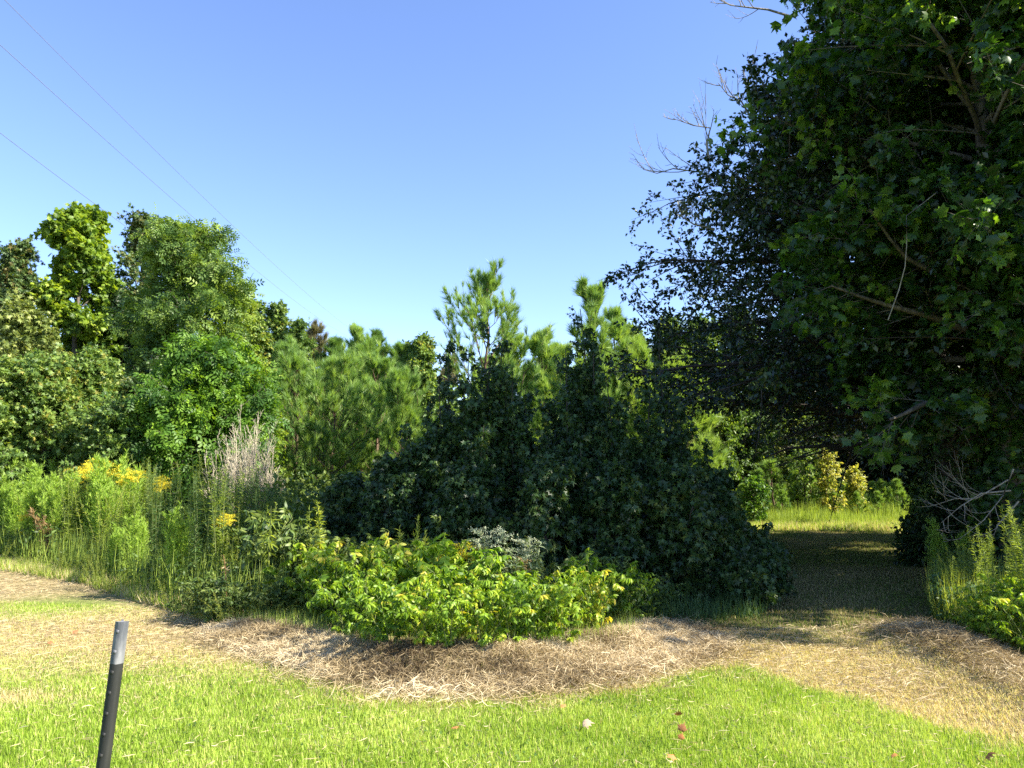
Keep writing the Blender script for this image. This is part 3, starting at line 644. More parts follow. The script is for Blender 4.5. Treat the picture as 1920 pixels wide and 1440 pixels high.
sp = fennel('reddish_weed', 'rust red feathery weed leaning in the left meadow', 'weed', 305, H=1.1, mat='red', stems=3, nb=26)
single(sp, 125, 1060, 1.0, 1.1, (0, -.5))
for k, (px, py, top, lb) in enumerate([(785, 1165, 968, 'slim green spire standing behind the lime shrubs'), (765, 1165, 985, 'leaning green spire left of the slim spire behind the lime shrubs'),
                                       (735, 1160, 995, 'short hooked green spire behind the lime shrubs, left of the others'), (1125, 1160, 1035, 'green shoot sticking up at the right end of the lime shrubs')]):
    sp = weed('green_spire_weed', lb, 'weed', 310 + k, H=1.0, stems=1 + (k == 0) * 2, nl=140, ll=.085, lw=1.3, mat='weed_yellow', tb=.35, elev=.7, top=.6, lean=.08)
    single(sp, px, py, at(px, top, G(px, py)[1])[2], 1.0, (0, [0, -.2, .12, 0][k]))
# lime shrubs
LIME = [(585, 1158, 1040), (625, 1165, 1030), (660, 1178, 1028), (700, 1180, 1030), (640, 1190, 1062), (735, 1185, 1035), (700, 1200, 1080), (775, 1190, 1030), (760, 1215, 1075),
        (815, 1200, 1035), (800, 1225, 1090), (850, 1205, 1040), (850, 1232, 1090), (890, 1210, 1050), (895, 1225, 1120), (935, 1205, 1070), (975, 1205, 1080), (1010, 1200, 1085),
        (1045, 1205, 1090), (1020, 1215, 1115), (1075, 1200, 1085), (1110, 1190, 1055), (1150, 1182, 1070), (1090, 1205, 1120), (730, 1215, 1110), (600, 1175, 1075), (1185, 1178, 1080), (935, 1245, 1210)]
side = ['at the left end of the row', 'in the left half of the row', 'near the middle of the row', 'in the right half of the row', 'at the right end of the row']
LIME += [(790, 1258, 1128), (845, 1262, 1140), (900, 1260, 1130), (960, 1254, 1125), (735, 1252, 1125), (690, 1240, 1105), (650, 1222, 1095), (1010, 1246, 1120), (1065, 1246, 1125), (1120, 1222, 1100)]
ORD = 'first second third fourth fifth sixth seventh eighth ninth tenth eleventh twelfth thirteenth fourteenth fifteenth sixteenth'.split()
rows = {'tall back': [q for q in LIME if q[2] < 1060], 'middle': [q for q in LIME if 1060 <= q[2] < 1100], 'low front': [q for q in LIME if q[2] >= 1100]}
k = 0
for rn, qs in rows.items():
    for j, (px, py, top) in enumerate(sorted(qs)):
        Y = G(px, py)[1]; Ht = float(at(px, top, Y)[2]); k += 1
        put(lf[k % 3], px, py, Ht * 1.08, 'lime green shrub on the grass heap, %s from left in the %s row' % (ORD[j], rn), 'lime green shrubs on the grass heap', .8, rng=rw, sq=max(1.0, .44 / Ht), tilt=.08)
# ragged grass at the shaded foot of the thicket and along both sides of the track
blades('thicket_foot_grass', [(1.2, 7.9), (2.6, 8.2), (3.3, 9.6), (4.4, 12.5), (5.2, 15), (4.6, 15), (3.0, 11), (1.8, 9.3)], 9000, .22, .006, 'goldenrod_dark',
       'ragged shaded grass along the left side of the track', 'grass', lambda x, y, r: .5 + .25 * r.normal(size=len(x)), 413, lean=.7)
# boneset
for k, (px, py, top, lb) in enumerate([(925, 1190, 1012, 'pale plant with cream flower clusters above the lime shrubs, left one'), (958, 1195, 990, 'tallest pale plant with white flower cluster'),
                                       (985, 1195, 1015, 'grey green plant with small pale flowers right of the tallest'), (1005, 1195, 1050, 'grey green plant with brown withered flower heads'),]):
    o = weed('white_flower_weed', lb, 'weed', 330 + k, H=1.0, stems=5, nl=70, ll=.12, leaf='lance', lw=.7, mat='boneset', plume=2, spread=.32, fmat='whiteflower' if k < 3 else 'red', elev=.1, top=.6, tb=.55)
    single(o, px, py, at(px, top, G(px, py)[1])[2], 1.0, rz=k)
o = weed('goldenrod_plant', 'low goldenrod with orange yellow flowers behind the lime shrubs', 'goldenrod', 340, H=1.0, stems=4, nl=90, mat='goldenrod', plume=3, tb=.6, spread=.3)
single(o, 860, 1178, at(850, 1015, G(860, 1178)[1])[2], 1.0)
# shaded leafy weeds between saplings and lime shrubs, and along the bank
for k in range(60):
    px = 480 + 800 * rw.random(); py = np.interp(px, [480, 700, 1000, 1280], [1120, 1120, 1135, 1140]) + 32 * rw.random(); Y = G(px, py)[1]
    top = np.interp(px, [480, 560, 640, 900, 1100, 1280], [960, 985, 1000, 1020, 1030, 1075]) + 30 * rw.random()
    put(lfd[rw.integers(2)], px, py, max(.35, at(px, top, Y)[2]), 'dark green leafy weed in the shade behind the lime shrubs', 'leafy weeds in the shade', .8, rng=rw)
for k in range(46):
    px = -20 + 560 * rw.random(); py = np.interp(px, fx, fy) + 6 + 10 * rw.random()
    ki = (rw.integers(5) + 1) % 4 if px > 250 else 2; put([lfd[0], lfd[1], wy[0], wy[1]][ki], px, py, .25 + .3 * rw.random(), 'low ragged weed at the front foot of the left meadow bank', 'low weeds at the foot of the bank', .8 if ki < 2 else 1.6, rng=rw, tilt=.25, sq=1.3)
# right bank
for k in range(34):
    px = 1745 + 260 * rw.random(); py = np.interp(px, [1745, 1850, 1930, 2010], [1165, 1200, 1235, 1270]) - 45 * rw.random(); Y = G(px, py)[1]
    top = np.interp(px, [1745, 1800, 1850, 1900, 2010], [1050, 1020, 990, 960, 930]) + 40 * rw.random()
    put(gr[rw.integers(2)], px, py, at(px, top, Y)[2], 'upright goldenrod stalk on the right bank beside the track', 'goldenrod plants on the right bank', 1.6, rng=rw, tilt=.08)
for k, (px, py, top) in enumerate([(1830, 1215, 1135), (1865, 1232, 1130), (1905, 1245, 1120), (1945, 1260, 1120), (1890, 1222, 1100), (1850, 1210, 1150), (1925, 1235, 1090)]):
    Y = G(px, py)[1]; put([lf[0], lf[1], wy[0]][k % 3] if k < 5 else lf[2], px, py, at(px, top, Y)[2], ORD[k] + ' yellow green leafy plant at the right edge of the lawn', 'yellow green shrubs at the right edge', .8 if k % 3 != 2 or k >= 5 else 1.6, rng=rw)
for k, (px, py, top, lb) in enumerate([(1775, 1105, 975, 'feathery drooping green weed beside the track on the right'), (1812, 1110, 990, 'second feathery weed on the right, nearer the trunk')]):
    put(fn[k], px, py, at(px, top, G(px, py)[1])[2], lb, None, 1.7, rng=rw)

# stuff under the weeds
def undergrowth(name, P, n, h, mat, label, seed, leaf='lance', ls=.08, tb=.4, stalk=False, cat='undergrowth', hp=1.):
    rng = RNG(seed); q = sample(P, n, rng); z = hgt(q[:, 0], q[:, 1]) + h * rng.random(n) ** hp * (.4 + 1.1 * fbm(q[:, 0], q[:, 1], 1.2, seed))
    pos = np.stack([q[:, 0], q[:, 1], z], -1); ax = rng.normal(size=(n, 3)) + A_([0, 0, .5 if stalk else -.2]); ac = Acc()
    inst(ac, leaf, pos, ax, rng.normal(size=(n, 3)) * .6 + A_([0, 0, .7]), ls * (.6 + .7 * rng.random(n)), np.clip(tb + .5 * (fbm(q[:, 0], q[:, 1], 2, seed + 1) - .5) + .18 * rng.normal(size=n), .02, .98))
    return tag(ac.build(name, M[mat]), label, cat, kind='stuff')
FW = [G(*p) for p in [(-200, 1045), (0, 1058), (160, 1088), (320, 1138), (450, 1175), (560, 1160), (640, 1120), (640, 1020), (300, 985), (-200, 960)]]
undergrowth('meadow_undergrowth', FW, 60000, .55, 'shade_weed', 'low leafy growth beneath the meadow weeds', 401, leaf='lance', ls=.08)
blades('meadow_grass', FW, 40000, .55, .009, 'goldenrod', 'long grass between the meadow weeds', 'grass', lambda x, y, r: .6 + .25 * r.normal(size=len(x)), 402, lean=.35)
blades('heap_grass', [G(*p) for p in [(520, 1210), (640, 1250), (760, 1285), (900, 1290), (1060, 1275), (1180, 1240), (1230, 1200), (1100, 1205), (900, 1220), (700, 1215)]], 9000, .11, .0035, 'lawn',
       'dry and green grass sprouting through the dead heap', 'grass', lambda x, y, r: np.where(r.random(len(x)) < .72, .8, .3) + .12 * r.normal(size=len(x)), 412, lean=1.1)
BK = [G(*p) for p in [(520, 1165), (700, 1195), (900, 1215), (1100, 1205), (1230, 1180), (1290, 1150), (1100, 1120), (800, 1105), (560, 1110)]]
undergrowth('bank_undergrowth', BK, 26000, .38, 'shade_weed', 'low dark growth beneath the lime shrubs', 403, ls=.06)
blades('bank_grass', [G(*p) for p in [(430, 1180), (560, 1215), (700, 1245), (900, 1255), (1080, 1250), (1180, 1225), (1240, 1190), (1000, 1180), (600, 1150)]], 9000, .20, .005, 'goldenrod',
       'long thin grass on the dead grass heap', 'grass', lambda x, y, r: .65 + .25 * r.normal(size=len(x)), 404, lean=.8)
blades('front_tufts', [G(*p) for p in [(-60, 1062), (160, 1100), (330, 1150), (440, 1190), (600, 1200), (560, 1160), (430, 1150), (300, 1110), (100, 1065), (-60, 1045)]], 16000, .15, .006, 'lawn',
       'ragged longer grass at the foot of the meadow bank', 'grass', lambda x, y, r: np.where(r.random(len(x)) < .5, .82, .25) + .12 * r.normal(size=len(x)), 405, lean=.7)
RB = [G(*p) for p in [(1745, 1165), (1850, 1205), (1930, 1245), (2060, 1290), (2100, 1150), (1900, 1080), (1760, 1080)]]
undergrowth('right_undergrowth', RB, 26000, .45, 'goldenrod_dark', 'low leafy growth beneath the right bank weeds', 406, ls=.06)
blades('right_grass', RB, 9000, .45, .007, 'weed_yellow', 'long yellow green grass on the right bank', 'grass', lambda x, y, r: .4 + .25 * r.normal(size=len(x)), 407, lean=.5)
# field beyond the track
FM = [(4.6, 19.6), (11.5, 19.2), (15, 24), (14, 30), (3, 30), (3, 22)]
blades('field_grass', FM, 100000, .46, .012, 'goldenrod', 'long pale sunlit grass in the field beyond the track', 'grass',
       lambda x, y, r: .72 + .22 * r.normal(size=len(x)), 408, lean=.35, hf=lambda x, y: np.clip((y - 18.8) / 3, .3, 1) * (.35 + 1.1 * fbm(x, y, 1.3, 66)))
blades('field_straw', [(4.0, 18.8), (11.5, 18.4), (12, 21), (4, 21)], 22000, .16, .012, 'lawn', 'straw coloured grass fringe at the end of the track', 'grass',
       lambda x, y, r: np.where(r.random(len(x)) < .5, .8, .35) + .12 * r.normal(size=len(x)), 409, lean=.5)
undergrowth('mid_field_growth', [(-9, 15.5), (-3, 12), (3.5, 12), (5, 18), (2, 28), (-14, 30), (-14, 18)], 130000, 1.2, 'shade_weed', 'leafy growth in the field behind the saplings', 410, leaf='oval', ls=.12, tb=.6)
undergrowth('left_field_growth', [(-30, 19), (-9, 17.5), (-9, 30), (-30, 30)], 110000, 1.5, 'shade_weed', 'leafy growth under the left trees', 411, leaf='oval', ls=.11, tb=.5)

# ------------------------------------------------------------------ trees
def tree_at(px, top, Y, hwpx, **k):
    x = (px - 960) / F * Y / (cos(PITCH)) * 1.0
    x = at(px, 860, Y)[0]; H = float(at(px, top, Y)[2]); R = hwpx / F * Y
    return dict(loc=(x, Y, float(hgt(x, Y)) - .03), H=H, R=R)
col_prof = lambda t: .55 + .5 * np.sin(pi * np.clip(t, 0, 1)) ** .7 * (1 - .35 * t)
cone_prof = lambda t: (1 - t) ** .75 * .95 + .12
oval_prof = lambda t: np.sin(pi * np.clip(.08 + .9 * t, 0, 1)) ** .6 + .1
BL = 'broad'
TREES = [
 # px, top, Y, hw, name, label, mat, leaf, lsize, profile, extra
 (20, 452, 21, 62, 'sweetgum_tree', 'blue green narrow topped tree at the left edge', 'bluegreen', 'star', .16, cone_prof, dict(tb=.55, n4=10)),
 (125, 403, 22, 78, 'tulip_tree', 'tallest bright yellow green tree, rounded top against the sky', 'yellowgreen', 'maple', .20, oval_prof, dict(tb=.5, n4=11, n1=44)),
 (255, 412, 24, 62, 'sweetgum_tree', 'dark sparse tree with reddish tinged top right of the yellow green tree', 'bluegreen', 'star', .17, col_prof, dict(tb=.45, n4=8, ts=.27)),
 (338, 452, 19.5, 112, 'ash_tree', 'broad green ash with feathery leaflets standing in the left group', 'ash', 'pinnate', .30, oval_prof, dict(n4=5, n1=52, tb=.5, n3=6)),
 (205, 560, 23, 70, 'shade_tree', 'dark tree filling the gap between the yellow green tree and the ash', 'gum', 'star', .17, oval_prof, dict(n4=11)),
 (440, 578, 22, 45, 'elm_tree', 'loose yellowish tree on the right shoulder of the ash', 'gum_light', 'oval', .13, col_prof, dict(tb=.75, n4=10)),
 (25, 590, 17, 66, 'sweetgum_tree', 'yellowish olive tree at the left edge, in front of the blue green tree', 'olive', 'star', .14, oval_prof, dict(tb=.5, n4=11)),
 (75, 690, 15.5, 75, 'young_sweetgum', 'light green round young tree at the far left above the weeds', 'gum_light', 'star', .13, oval_prof, dict(t0=.04, n4=11)),
 (150, 680, 16.5, 66, 'young_sweetgum', 'light green pointed young tree in front of the yellow green tree', 'gum_light', 'star', .13, oval_prof, dict(t0=.04, n4=11)),
 (222, 775, 15, 60, 'young_sweetgum', 'low light green tree beside the dark gap', 'gum_light', 'star', .12, oval_prof, dict(t0=.04, n4=10, tb=.45)),
 (-30, 700, 15, 66, 'young_sweetgum', 'light green young tree cut by the left edge', 'gum_light', 'star', .13, oval_prof, dict(t0=.04, n4=11)),
 (300, 700, 17.5, 70, 'shade_tree', 'dark green tree under the ash, left of the bright sumac', 'gum', 'star', .13, oval_prof, dict(t0=.04, n4=11, tb=.5)),
 (385, 668, 15.5, 92, 'sumac_tree', 'bright green low tree with drooping compound leaves under the ash', 'bright', 'pinnate', .30, oval_prof, dict(t0=.04, n4=5, n3=6, n1=44, droop=.7)),
 (480, 690, 19, 40, 'young_elm', 'thin yellow green tree behind the dead brush', 'yellowgreen', 'oval', .11, col_prof, dict(t0=.06, tb=.35, n4=9, n1=26)),
 (483, 566, 31, 38, 'sweetgum_tree', 'narrow pointed green tree, first beyond the ash', 'gum_light', 'star', .20, cone_prof, dict(tb=.4, n4=10, n1=32)),
 (514, 572, 31.5, 40, 'sweetgum_tree', 'narrow pointed green tree, second beyond the ash', 'gum_light', 'star', .20, cone_prof, dict(tb=.45, n4=10, n1=32)),
 (545, 606, 31, 40, 'sweetgum_tree', 'shorter pointed tree right of the twin pointed trees', 'gum_light', 'star', .20, cone_prof, dict(tb=.5, n4=10, n1=30)),
 (790, 640, 33, 36, 'oak_tree', 'rounded green tree left of the dark saplings, touching the sky', 'gum_light', 'oval', .2, oval_prof, dict(tb=.4)),
 (765, 655, 36, 30, 'oak_tree', 'small dark rounded tree in the low gap of the skyline', 'gum', 'oval', .2, oval_prof, dict(tb=.6)),
 (1190, 622, 26, 42, 'oak_tree', 'yellow green flat topped tree right of the twin pines', 'gum_light', 'oval', .15, oval_prof, dict(tb=.55)),
 (1255, 606, 25, 52, 'oak_tree', 'rounded mid green tree at the right end of the skyline', 'gum_light', 'oval', .15, oval_prof, dict(tb=.3)),
 (1330, 612, 24, 66, 'oak_tree', 'wide pale green tree just left of the big oak', 'ash', 'oval', .15, oval_prof, dict(tb=.4, n1=42)),
 (1410, 590, 26, 70, 'oak_tree', 'dim green tree behind the low oak boughs', 'ash', 'oval', .15, oval_prof, dict(tb=.2, n1=42)),
 (1480, 780, 28, 75, 'hickory_tree', 'half lit green tree behind the yellow leaved sapling', 'gum_light', 'oval', .13, oval_prof, dict(t0=.04, tb=.6, n1=42)),
 (1400, 800, 27, 60, 'hickory_tree', 'half lit low tree just right of the dark saplings', 'gum_light', 'oval', .13, oval_prof, dict(t0=.04, tb=.6)),
]
for i, (px, top, Y, hw, nm, lb, mt, lfk, ls, pf, ex) in enumerate(TREES):
    k = tree_at(px, top, Y, hw); k['R'] *= (1.22 if px < 600 else 1.1); e = dict(n1=38, t0=.08, twigL=.4); e.update(ex); e['n4'] = int(round(e.get('n4', 9) * 1.3)); e['fine'] = .76 if lfk != 'pinnate' else .85; e['n2'] = 8
    acc = None
    if 'yellow green tree, rounded' in lb: acc = lambda p: np.where((p[:, 0] < -.45) & (p[:, 2] > 6) & (p[:, 2] < 7.4), .25, 0)
    if 'reddish tinged' in lb: acc = lambda p: np.where((p[:, 0] < .1) & (p[:, 2] > 7), .3, 0)
    broad(nm, k['loc'], k['H'], k['R'], lb, 'tree', mt, lfk, ls, seed=500 + i, prof=pf, accents=acc, **e)
PINES = [
 (560, 690, 24, 55, 'soft light green pine behind the dead brush', 'pine', .5), (618, 700, 22, 60, 'light green pine with open lower limbs, left of the shaded gap', 'pine', .55),
 (668, 660, 25, 50, 'light green pine in the middle of the pine group', 'pine', .5), (715, 690, 24, 55, 'light green pine beside the dark saplings', 'pine', .55),
 (590, 617, 33, 36, 'brownish grey pine top in the skyline', 'pine_brown', .5), (655, 622, 34, 34, 'pale green pine below the end of the power lines', 'pine', .7),
 (700, 628, 33, 36, 'dark pointed pine in the skyline right of the power lines', 'pine', .15), (620, 640, 32, 30, 'small green pine between the brownish pine and the power lines', 'pine', .35),
 (740, 655, 33, 34, 'bushy pine at the right of the dark pointed pine', 'pine', .4), (530, 655, 29, 40, 'pine below the three pointed trees', 'pine', .5),
 (915, 536, 20, 84, 'tall open pine with upswept boughs above the dark saplings', 'pine', .6), (1095, 543, 19, 58, 'tall narrow pine rising behind the dark pointed sapling', 'pine', .5),
 (1012, 632, 21, 40, 'small pine between the two tall pines', 'pine', .6), (1160, 592, 21, 44, 'leaning topped pine right of the tall narrow pine', 'pine', .6),
 (1200, 655, 20, 52, 'yellow green pine glowing behind the saplings', 'pine', .8), (1050, 660, 22, 50, 'bright pine seen in the gap between the saplings', 'pine', .8),
 (965, 650, 22, 55, 'bright pine low behind the main dark sapling', 'pine', .7), (1290, 690, 20, 55, 'bright pine seen through the thin sapling', 'pine', .8),
 (760, 720, 22, 45, 'low green pine just left of the dark saplings', 'pine', .6),
]
for i, (px, top, Y, hw, lb, mt, tb_) in enumerate(PINES):
    k = tree_at(px, top, Y, hw); pine('pine_tree', k['loc'], k['H'], k['R'] * 1.35, lb, mat=mt, tb=tb_, seed=600 + i, n1=(34 if top < 610 and Y < 30 else 48), tuft=.30 if Y < 30 else .36,
                                      n2=6, t0=.12, e0=(.5 if hw == 84 else .2), e1=1.0)
# dark saplings in front
SAP = [(915, 606, 10.0, 70, 'tallest dark sweetgum sapling before the open pine'), (850, 632, 10.4, 26, 'slim wispy dark sapling left of the tallest one'),
       (1092, 576, 10.6, 50, 'pointed dark sapling standing before the narrow pine'), (1245, 645, 10.3, 40, 'thin open sapling with light showing through'),
       (800, 755, 9.9, 46, 'dark sapling on the left shoulder of the tallest sapling'), (985, 725, 10.1, 40, 'dark sapling right of the tallest one, with curved tip'),
       (1035, 790, 9.9, 40, 'dark sapling in the notch between the two tallest'), (1160, 760, 9.8, 42, 'dark sapling right of the pointed one'),
       (1325, 850, 10.0, 44, 'dark sapling nearest the track'), (725, 870, 9.7, 50, 'low dark sapling at the left end of the thicket'),
       (870, 880, 9.1, 62, 'low spreading dark sapling under the tallest one'), (1020, 870, 8.9, 66, 'low spreading dark sapling in the middle of the thicket'),
       (1150, 880, 8.9, 66, 'low spreading dark sapling under the pointed one'), (1275, 890, 8.9, 66, 'low spreading dark sapling under the thin open one'),
       (1352, 940, 9.1, 50, 'lowest dark sapling leaning over the edge of the track'), (655, 905, 10.3, 55, 'small dark sapling left of the thicket, above the weeds'),
       (1405, 1000, 9.2, 34, 'small dark sapling at the right foot of the thicket beside the track'), (1380, 1050, 8.7, 30, 'smallest dark sapling at the right foot of the thicket')]
SLIM = [(880, 662, 9.8), (938, 640, 10.2), (962, 690, 9.7), (1062, 650, 10.1), (1118, 622, 10.4), (1138, 700, 9.8), (1215, 730, 9.9), (1275, 745, 9.8), (1345, 905, 9.4), (768, 800, 9.7),
        (828, 700, 9.9), (905, 790, 9.2), (1090, 820, 9.2), (1240, 870, 8.9)]
for px, top, Y in sorted(SLIM):
    n_ = sum(q[0] < px for q in SLIM); ordw = 'first second third fourth fifth sixth seventh eighth ninth tenth eleventh twelfth thirteenth fourteenth fifteenth sixteenth seventeenth eighteenth nineteenth twentieth'.split()[n_]
    SAP.append((px, top, Y, 20 + 12 * ((px * 7) % 10) / 10, ordw + ' slender dark sapling stem from the left in the thicket'))
for i, (px, top, Y, hw, lb) in enumerate(SAP):
    k = tree_at(px, top, Y, hw); tall = top < 720 or 'slender' in lb
    if tall or hw < 50:
        sapling('sweetgum_sapling', k['loc'], k['H'], k['R'] * (.95 if 'slender' in lb else 1.15), lb, 700 + i, ns=(7 if 'slender' in lb or hw < 30 else 14 if 'thin open' in lb else 22), dens=1.1 if 'thin open' in lb else 2.6)
    else:
        broad('sweetgum_sapling', k['loc'], k['H'], k['R'], lb, 'sapling', 'gum', 'star', .08, seed=700 + i, prof=oval_prof, t0=.03, n1=30, n2=7, n3=4, n4=13, droop=1.2, twigL=.16, e0=.15, e1=1.35, r0=.028, bark='darkbark', curl=.1, tb=.45, ts=.24)
print('saplings done')

# big trees on the right
def left_len(az, t):      # az measured from +x
    return 1 + .15 * np.cos(az) * 0
k = tree_at(1890, -420, 9.6, 0)
AX = k['loc'][0]
bt, _ = broad('tulip_tree', k['loc'], 9.1, 2.75, 'huge dark broad leaved tree filling the right edge, trunk wrapped in vines', 'tree', 'broad', 'maple', .13, seed=801,
      n1=88, n2=12, n3=7, n4=9, t0=.25, e0=.0, e1=1.0, droop=.55, r0=.20, wander=.012, prof=lambda t: .72 + .38 * np.sin(pi * np.clip(t * .9 + .08, 0, 1)), twigL=.42, curl=.0, tb=.5, ts=.22, bark='bark',
      keepf=lambda p, g: p[:, 2] + .35 * g.normal(size=len(p)) > np.where(p[:, 0] < .6, 1.95, 1.2))
# vines on the trunk
rv = RNG(802); nv = 9; u = np.linspace(0, 1, 14)
VP = np.zeros((nv, 14, 3)); a0 = rv.random(nv) * 2 * pi
for j in range(14):
    an = a0 + .9 * u[j] * rv.normal(size=nv) * .6; rr = .21 * (1 - .45 * u[j]) + .03 + .03 * rv.random(nv)
    VP[:, j] = np.stack([np.cos(an) * rr, np.sin(an) * rr, u[j] * 5.0 + 0 * an], -1)
va = Acc(); tubes(va, VP, np.full((nv, 14), .012), 4); part(va, 'vine', M['bark'], bt)
def ivy(root, r0, z0, z1, n, seed, mat):
    g_ = RNG(seed); an = g_.random(n) * 2 * pi; z = z0 + (z1 - z0) * g_.random(n); rr_ = r0 + .28 * g_.random(n) ** 2 * (.4 + noise2(an * 2, z * 2, 1, 5))
    o_ = np.stack([np.cos(an), np.sin(an), 0 * an], -1); p_ = o_ * rr_[:, None]; p_[:, 2] = z; ia = Acc()
    inst(ia, 'maple', p_, o_ * .5 + g_.normal(size=p_.shape) * .4 + A_([0, 0, -.8]), o_ + g_.normal(size=p_.shape) * .4, .10 * (.6 + .6 * g_.random(n)), np.clip(.5 + .2 * g_.normal(size=n), 0, .95)); part(ia, 'ivy', M[mat], root)
ivy(bt, .2, .5, 4.6, 3600, 803, 'broad')
# large oak behind it
k = tree_at(1765, 60, 13.2, 0)
def oak_len(az, t): return np.where(np.cos(az) < -.3, 1.08, .95)
ok_, B = broad('oak_tree', k['loc'], 10.6, 5.75, 'large dark oak with spreading boughs reaching over the track', 'tree', 'oak', 'oval', .095, seed=811, n1=120, n2=22, n3=8, n4=12, flat2=.7, lv=(.68, .32), sub_up=.02,
      t0=.2, e0=-.05, e1=.62, droop=.25, r0=.22, wander=.02, prof=lambda t: np.interp(t, [0, .25, .42, .58, .75, 1], [.95, 1.08, 1.04, .64, .5, .42]), lenfn=oak_len, twigL=.34, curl=-.02, tb=.42, bark='darkbark',
      keepf=lambda p, g: (p[:, 2] + .3 * g.normal(size=len(p)) > 2.35) & (g.random(len(p)) < np.where(p[:, 0] < -.5, 1.0, 1)))
ivy(ok_, .2, .3, 3.4, 2200, 804, 'gum')
def twiggy(acc, P, seed, r=.016, n=5, L=.5):
    rng = RNG(seed); P = A_(P)[None]; K = P.shape[1]; tot = np.linalg.norm(np.diff(P[0], axis=0), axis=1).sum()
    tubes(acc, P, (r * (1 - .8 * np.linspace(0, 1, K)))[None], 5)
    B, Lb, _ = spawn(rng, P, A_([tot]), n, .3, 1, .8, .42, 6, up=.25, curl=.25, taper=.4); tubes(acc, B, np.full((len(B), 1), r * .4) * np.linspace(1, .3, 6)[None], 4)
    C, _, _ = spawn(rng, B, Lb, 4, .25, 1, .7, .45, 5, up=.2, curl=.2, taper=.3); tubes(acc, C, np.full((len(C), 1), r * .2) * np.linspace(1, .5, 5)[None], 3)
base = A_(ok_.location)
D = 12.2
for sd_, pts in ((1, [(1440, 350), (1390, 348), (1340, 335), (1310, 322), (1262, 316), (1232, 325), (1207, 318)]), (2, [(1330, 300), (1325, 270), (1332, 240), (1300, 235), (1262, 222)]),
                 (3, [(1430, 250), (1405, 215), (1390, 190), (1365, 178), (1346, 155)]), (4, [(1480, 30), (1440, 18), (1405, 14), (1370, 10), (1348, 0)]),
                 (5, [(1340, 430), (1300, 420), (1275, 405)])):
    ba = Acc(); twiggy(ba, A_([at(a, b, D) - base for a, b in pts]), 820 + sd_, r=.022, n=7); part(ba, 'bare_branch', M['deadtwig'], ok_)
# hanging bare vine
hv = Acc(); hp = A_([at(a, b, 8.2) for a, b in [(1755, 362), (1700, 405), (1700, 460), (1697, 500), (1685, 545), (1665, 600)]]); tubes(hv, hp[None], np.full((1, 6), .0055), 5)
tag(hv.build('hanging_vine', M['deadtwig']), 'thin pale bare vine hanging in the dark crown on the right', 'vine')
# sunlit near bough with big leaves
nb = root_at('maple_bough_tree', (at(2075, 900, 8.2)[0], 8.2, 0), 'near young maple with big sunlit leaves cut by the right edge', 'tree')
bkA, crA = Acc(), Acc(); rr = RNG(830)
b0 = A_(nb.location)
tr_ = A_([[0, 0, -.03], [.02, .02, 1.2], [0, 0, 2.4], [-.03, 0, 3.6], [0, .02, 4.8]]); tubes(bkA, tr_[None], A_([[.05, .042, .034, .024, .01]]), 7)
Pb = []
for a, b, c, d in [(2080, 560, 1850, 470), (2080, 500, 1875, 300), (2080, 400, 1890, 330), (2080, 620, 1860, 560), (2080, 640, 1880, 640), (2080, 450, 1862, 400), (2080, 560, 1905, 500), (2080, 700, 1890, 720)]:
    s_, e_ = at(a, b, 8.2) - b0, at(c, d, 8.0) - b0; uu = np.linspace(0, 1, 6)[:, None]; s_[:2] = 0
    e_[:1] += .25; Pb.append(s_ + (e_ - s_) * uu + A_([0, 0, -.25]) * uu * (uu - 1) * -1)
Pb = A_(Pb); tubes(bkA, Pb, np.full((len(Pb), 1), .012) * np.linspace(1, .3, 6)[None], 4)
B2, L2, _ = spawn(rr, Pb, np.full(len(Pb), 1.), 8, .2, 1, .8, .26, 4, up=.0, curl=-.2, taper=.3); tubes(bkA, B2, np.full((len(B2), 1), .005) * np.linspace(1, .4, 4)[None], 3)
s4 = .3 + .7 * rr.random((len(B2), 6)); p4, t4 = interp(B2, s4); ax = .5 * t4 + .6 * rr.normal(size=t4.shape) + A_([0, 0, -.55])
inst(crA, 'maple', p4.reshape(-1, 3), ax.reshape(-1, 3), rr.normal(size=(p4.size // 3, 3)) * .5 + A_([.3, 0, .8]), .185 * (.6 + .6 * rr.random(p4.size // 3)), np.clip(.6 + .2 * rr.normal(size=p4.size // 3), 0, .95))
part(bkA, 'trunk', M['bark'], nb, True); part(crA, 'crown', M['broad'], nb)

# forest on the right, behind
RF = [(1560, 560, 30, 105, 'dark forest tree directly behind the big oak'), (1690, 520, 31, 120, 'dark forest tree between the oak and the vine wrapped trunk'),
      (1830, 480, 29, 120, 'dark forest tree behind the vine wrapped trunk'), (1960, 470, 24, 120, 'dark forest tree at the right edge of the picture'),
      (1620, 720, 29, 95, 'low dark forest tree above the field of young pines'), (1740, 700, 28, 95, 'low dark forest tree right of the young pines'),
      (1860, 740, 16.5, 75, 'low dark tree beneath the vine wrapped tree'), (1540, 640, 32, 90, 'deep forest tree above the yellow leaved sapling')]
for i, (px, top, Y, hw, lb) in enumerate(RF):
    k = tree_at(px, top, Y, hw); broad('forest_tree', k['loc'], k['H'], k['R'], lb, 'tree', 'oak', 'oval', .15, seed=850 + i, n1=44, n2=8, n3=6, n4=9, t0=.06, prof=oval_prof, tb=.5, bark='darkbark', twigL=.5)
